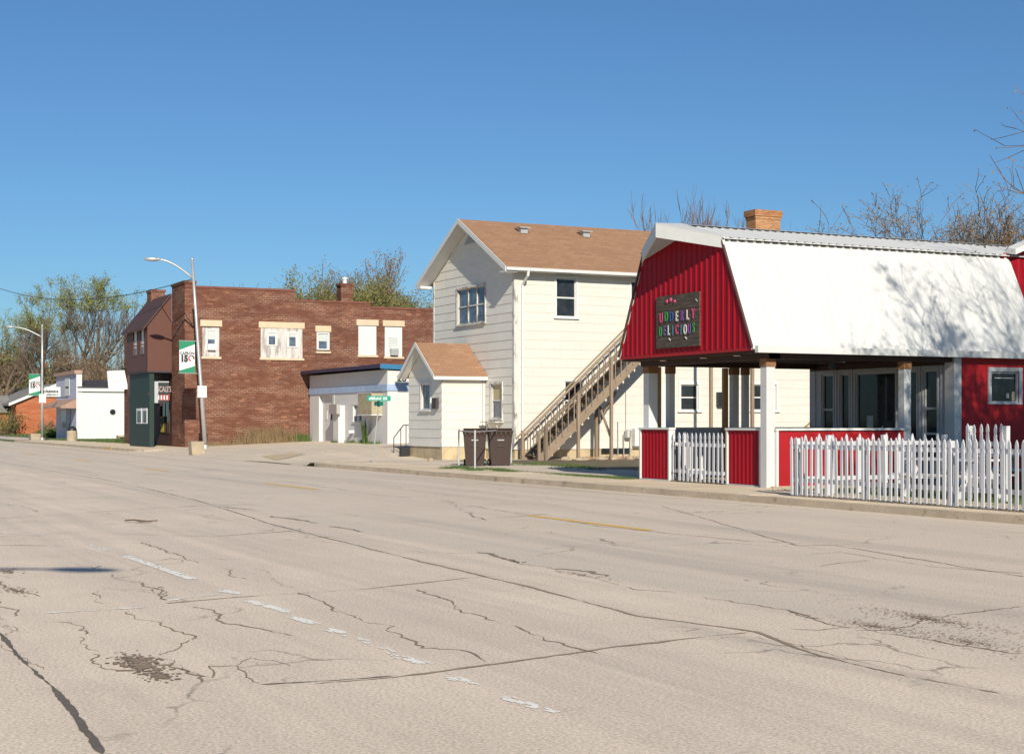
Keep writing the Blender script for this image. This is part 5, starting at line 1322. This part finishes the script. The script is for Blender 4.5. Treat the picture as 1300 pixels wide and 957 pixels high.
def farhouse(label, px0, px1, pyw, pyr, t, wallm, roofm):
    a = DP(px0,pyw,t); b = DP(px1,pyw,t); zr = DP(px0,pyr,t)[2]; x0,x1 = min(a[0],b[0]),max(a[0],b[0]); 
    cx,cy = (a[0]+b[0])/2,(a[1]+b[1])/2; half = math.hypot(b[0]-a[0],b[1]-a[1])/2; zw = a[2]
    h = thing('distant_house', label, 'house', (cx,cy,0), 'houses among the far trees')
    x0,x1,y0,y1 = cx-5,cx+5,cy-half,cy+half
    mb = MB(); mb.box(x0,x1,y0,y1,0,zw); mb.build('wall', wallm, h)
    mb = MB(); rdg = [(cx,cy-half*.35,zr),(cx,cy+half*.35,zr)]; e=[(x0-.5,y0-.5,zw),(x1+.5,y0-.5,zw),(x1+.5,y1+.5,zw),(x0-.5,y1+.5,zw)]
    mb.face([e[0],e[1],rdg[0]]); mb.face([e[1],e[2],rdg[1],rdg[0]]); mb.face([e[2],e[3],rdg[1]]); mb.face([e[3],e[0],rdg[0],rdg[1]]); rf = mb.build('roof', roofm, h)
    MB().box(cx-.4,cx+.4,cy-.4,cy+.4,zr-1,zr+1.0).build('chimney', m_brickor, rf)
    for k in (-.5,.2,.6): window(h, WX(x1), cy+half*k, cy+half*k+1.1, 1.2, 2.6, .1, -.0, .04, m_wtrim, m_glass2, mid=.5)
farhouse('far house with a broad brown hip roof behind the lamp and the orange building', 18, 92, 500, 470, 215, m_wtrim, m_roofb)
farhouse('far house with a brown hip roof rising behind the small white shop', 96, 142, 505, 474, 190, m_wtrim, m_roofb)
# metal hood on the party wall behind the bay
# ------------------------------------------------------------------ TREES
def tree(name, label, base, H, seed, spread=.5, levels=6, kids=3, lean=0, multi=1, trunk_r=.3, leaf=None, leaf_n=2, leaf_s=.12, bark=None, twig=None, up=.25, ratio=.74, leafcut=0, group=None, droop=0, wob=.10, first=.3, twr=None, puff=2):
    r = random.Random(seed); root = thing(name, label, 'tree', base, group)
    bt = MB(); tw = MB(); lf = MB(); tips = []
    twr_ = twr or .008
    def grow(p, d, L, rad, lv):
        n = 4 if lv < 2 else 3; pts=[p]; q=p; dd=d
        for i in range(n):
            dd = (dd+Vector((r.gauss(0,wob),r.gauss(0,wob),r.gauss(0,wob*.6)+up*.12)) ).normalized(); q = q+dd*L/n; pts.append(q)
        r1 = max(twr_*.6, rad*.62); sides = (9,7,5,4,3,3,3,3)[min(lv,7)]
        (bt if lv < 3 else tw).tube(pts,[rad+(r1-rad)*i/n for i in range(n+1)],sides,caps=False)
        if lv >= levels-1: tips.append((pts[-1],dd)); tips.append((pts[-2],dd)); return
        k = kids if lv else kids+1
        for i in range(k):
            t = 1 if i == 0 else r.uniform(.35,1); idx = min(n-1,int(t*n)); pp = pts[idx].lerp(pts[idx+1], t*n-idx) if t < 1 else pts[-1]
            side = dd.orthogonal().normalized(); side.rotate(Matrix.Rotation(r.uniform(0,6.283),3,dd))
            sp = spread*(.45 if i == 0 else r.uniform(.7,1.3))
            nd = (dd+side*sp+Vector((0,0,up*.5-droop*lv*.1))).normalized()
            grow(pp, nd, L*ratio*r.uniform(.75,1.15)*(1 if i else 1.05), max(twr_, r1*(.85 if i == 0 else r.uniform(.5,.75))), lv+1)
    tot = sum(ratio**i for i in range(1,levels)); L0 = H*first
    # scale factor so total height is about H
    for m_ in range(multi):
        a = 6.283*m_/max(1,multi)+r.uniform(-.3,.3); d = Vector((math.cos(a)*(.30 if multi>1 else lean), math.sin(a)*(.30 if multi>1 else 0),1)).normalized()
        grow(Vector(base)+Vector((math.cos(a),math.sin(a),0))*(.25 if multi>1 else 0), d, L0, trunk_r, 0)
    # normalise height
    zmax = max(v[2] for v in (tw.v or bt.v)); k = H/(zmax-base[2])
    for mb_ in (bt,tw): mb_.v = [(base[0]+(x-base[0])*k, base[1]+(y-base[1])*k, base[2]+(z-base[2])*k) for x,y,z in mb_.v]
    bt.build('trunk', bark or m_bark, root, smooth=True); tw.build('crown', twig or m_twig, root)
    if leaf:
        for (p,d) in tips:
            p = Vector(base)+(p-Vector(base))*k
            if p.z < base[2]+H*leafcut: continue
            if r.random() < .12: continue
            for j in range(leaf_n):
                c = p+Vector((r.gauss(0,leaf_s*puff),r.gauss(0,leaf_s*puff),r.gauss(0,leaf_s*puff*.8))); s = leaf_s*r.uniform(.5,1.1)
                u = Vector((r.gauss(0,1),r.gauss(0,1),r.gauss(0,1))).normalized()*s; v = u.orthogonal().normalized()*s*.6
                lf.face([c-u,c-v*.8,c+u,c+v])
        lf.build('leaves', leaf, root)
    return root
def at(px, t, z=0): p = DP(px,535,t); return (p[0],p[1],z)
def hgt(py, t): return EYE+(535-py)/FL*t
G='trees behind the buildings at the left'
tree('budding_tree','tall broad tree with fresh green tops above the orange brick building',at(60,185),hgt(352,185),21,.62,7,3,multi=2,trunk_r=.45,leaf=m_leafg,leaf_n=10,leaf_s=.10,leafcut=.66,group=G,twr=.017,up=.35)
tree('budding_tree','tall split trunk tree with green tops straight above the small white shop',at(108,178),hgt(350,178),33,.5,7,3,multi=2,trunk_r=.55,leaf=m_leafg,leaf_n=9,leaf_s=.11,leafcut=.78,group=G,twr=.017,up=.4)
tree('budding_tree','wide tree with sparse green buds at the left edge of the view',at(12,190),hgt(384,190),5,.7,6,3,multi=2,trunk_r=.38,leaf=m_leafg,leaf_n=10,leaf_s=.11,leafcut=.55,group=G,twr=.02)
tree('bare_tree','bare spreading tree just left of the brown bay roof',at(152,170),hgt(388,170),8,.6,6,3,multi=2,trunk_r=.35,leaf=m_leafb,leaf_n=2,leaf_s=.12,leafcut=.4,group=G,twr=.02)
tree('bare_tree','low brown crowned tree between the far houses and the white shop roof',at(122,200),hgt(452,200),41,.8,6,4,trunk_r=.3,leaf=m_leafb,leaf_n=3,leaf_s=.18,leafcut=.1,group=G,twr=.02,first=.2)
tree('bare_tree','low olive brown tree behind the far lamp pole',at(45,210),hgt(462,210),42,.9,6,4,trunk_r=.3,leaf=m_leafo,leaf_n=4,leaf_s=.22,leafcut=.1,group=G,twr=.02,first=.2)
tree('bare_tree','low rust brown tree at the very left edge behind the brick wing',at(4,225),hgt(440,225),43,.9,6,4,trunk_r=.3,leaf=m_leafb,leaf_n=4,leaf_s=.24,leafcut=.1,group=G,twr=.02,first=.2)
G2='trees above the brick building'
tree('budding_tree','olive budding tree left of the parapet chimney above the brick wall',at(392,150),hgt(334,150),51,.75,7,3,multi=4,trunk_r=.3,leaf=m_leafo,leaf_n=15,leaf_s=.12,puff=3.6,leafcut=.2,group=G2,twr=.018)
tree('bare_tree','tall thin topped tree rising straight behind the parapet chimney',at(440,155),hgt(312,155),52,.42,7,3,multi=3,trunk_r=.3,leaf=m_leafb,leaf_n=2,leaf_s=.12,leafcut=.4,group=G2,twr=.020,up=.5)
tree('budding_tree','rounded olive tree between the parapet chimney and the cream house',at(478,150),hgt(352,150),53,.9,7,3,multi=4,trunk_r=.3,leaf=m_leafo,leaf_n=15,leaf_s=.12,puff=3.6,leafcut=.1,group=G2,twr=.018)
tree('budding_tree','low yellow green tree peeking over the brick parapet beside the cream house',at(516,150),hgt(362,150),54,.9,7,3,multi=4,trunk_r=.25,leaf=m_leafo,leaf_n=15,leaf_s=.12,puff=3.6,leafcut=.1,group=G2,twr=.018)
tree('budding_tree','low olive tree filling the gap right behind the parapet chimney',at(420,160),hgt(352,160),56,.9,7,3,multi=4,trunk_r=.25,leaf=m_leafo,leaf_n=15,leaf_s=.12,puff=3.6,leafcut=.1,group=G2,twr=.018)
tree('bare_tree','tiny bare treetop showing over the left part of the brick parapet',at(326,150),hgt(357,150),55,.5,7,3,multi=2,trunk_r=.2,group=G2,twr=.016)
G3='bare trees behind the barn shop'
tree('bare_tree','slender bare tree over the shop ridge nearest the cream house roof',at(879,95),hgt(250,95),61,.34,7,3,multi=7,trunk_r=.12,bark=m_barkr,twig=m_barkr,group=G3,twr=.015,up=.6)
tree('bare_tree','slender bare tree over the shop ridge just left of the brick chimney',at(928,95),hgt(238,95),62,.32,7,3,multi=7,trunk_r=.12,bark=m_barkr,twig=m_barkr,group=G3,twr=.015,up=.6)
tree('bare_tree','knotted brown bare tree over the white roof right of centre, shorter than its neighbour',at(1200,80),hgt(252,80),64,.8,7,3,multi=8,trunk_r=.24,leaf=m_leafb,leaf_n=3,leaf_s=.06,leafcut=.4,group=G3,twr=.015,wob=.18,up=.1)
tree('bare_tree','tallest knotted bare tree over the right end of the white roof',at(1258,78),hgt(216,78),66,.75,7,3,multi=8,trunk_r=.26,leaf=m_leafb,leaf_n=3,leaf_s=.06,leafcut=.4,group=G3,twr=.015,wob=.18,up=.15)
tree('bare_tree','bare tree cut by the right edge above the white roof',at(1305,82),hgt(232,82),67,.8,7,3,multi=8,trunk_r=.24,group=G3,twr=.015,wob=.18)
# tree just outside the right edge, reaching in with branch tips and shading the roof
tree('maple_tree','near tree with reddish buds reaching into the top right corner',(-15.3,24.9,.1),13.4,73,.75,7,3,multi=2,trunk_r=.22,leaf=m_leafb,leaf_n=1,leaf_s=.04,leafcut=.3,twr=.009,up=.24)
tree('maple_tree','tree just outside the right edge that shades the white roof and the fence',(-8.6,22.5,.1),14.0,75,.7,7,3,multi=3,trunk_r=.24,leaf=m_leafb,leaf_n=11,leaf_s=.085,puff=2.6,leafcut=.3,twr=.010,up=.2)

# shrubs by the far left
def shrub(label, x, y, w, h, mat, seed, n=900):
    r = random.Random(seed); root = thing('shrub', label, 'shrub', (x,y,0), 'shrubs at the far left')
    tw = MB(); lf = MB()
    for i in range(46):
        a = r.uniform(0,6.283); q = r.random()**.5*w; e = Vector((x+math.cos(a)*q,y+math.sin(a)*q,h*r.uniform(.6,1)*(1-.35*(q/w)**2)))
        tw.tube([(x+math.cos(a)*q*.2,y+math.sin(a)*q*.2,0),(x+math.cos(a)*q*.7,y+math.sin(a)*q*.7,e.z*.55),tuple(e)],[.04,.025,.01],3,caps=False)
        for j in range(n//46):
            t = r.uniform(.25,1.02); c = Vector((x,y,0)).lerp(e,t)+Vector((r.gauss(0,.15*w),r.gauss(0,.15*w),r.gauss(0,.06*h))); c.z = max(.05,c.z); s = r.uniform(.05,.13)
            u = Vector((r.gauss(0,1),r.gauss(0,1),r.gauss(0,1))).normalized()*s; v = u.orthogonal().normalized()*s*.6; lf.face([c-u,c-v,c+u,c+v])
    tw.build('stems', m_bark, root); lf.build('leaves', mat, root)
p = at(8,170); shrub('brown budding shrub at the left edge before the brick wing', p[0],p[1],2.6,3.4,m_leafo,1,1600)
p = at(66,168); shrub('brown twiggy shrub before the orange brick wall beside the lamp', p[0],p[1],1.6,2.0,m_leafb,2,1200)
p = at(62,142); shrub('dark green low shrub left of the small white shop', p[0],p[1],1.3,1.0,m_grass,3,1600)
# brush mass behind everything at the left: reads as one wood
mb = MB(); r = random.Random(90)
for i in range(26000):
    px = r.uniform(-60,200); t = r.uniform(230,270); top = 468+14*math.sin(px*.05)+10*math.sin(px*.13+1); py = r.uniform(top,540)+r.gauss(0,5)
    c = Vector(DP(px,py,t)); s = r.uniform(.18,.42); u = Vector((r.gauss(0,1),r.gauss(0,1),r.gauss(0,1))).normalized()*s; v = u.orthogonal().normalized()*s*.5
    if c.z < .1: continue
    mb.face([c-u,c-v,c+u,c+v])
o = mb.build('distant_wood', m_leafb); o['kind']='stuff'

# ------------------------------------------------------------------ overhead wire with its pole out of view
wp = P1(.90); e = Vector(DP(-34,352,128))
up_ = thing('utility_pole', 'wooden utility pole beyond the left edge carrying the overhead wire', 'utility pole', (e.x,e.y,.0))
MB().tube([(e.x,e.y,-.2),(e.x,e.y,e.z+.4)],[.16,.12],8).build('pole', m_bark, up_); MB().box(e.x-.06,e.x+.06,e.y-.9,e.y+.9,e.z+.0,e.z+.12).build('crossarm', m_bark, up_)
pts = []
for i in range(25):
    t = i/24; q = wp.lerp(e, t); pts.append((q.x,q.y,q.z-1.45*4*t*(1-t)*1.0))
mb = MB(); mb.tube(pts,.022,5); tag(mb.build('overhead_wire', m_black, org=tuple(wp)), 'thin black overhead wire sagging from the leaning lamp towards the left', 'wire')
print('objects', len(bpy.data.objects))
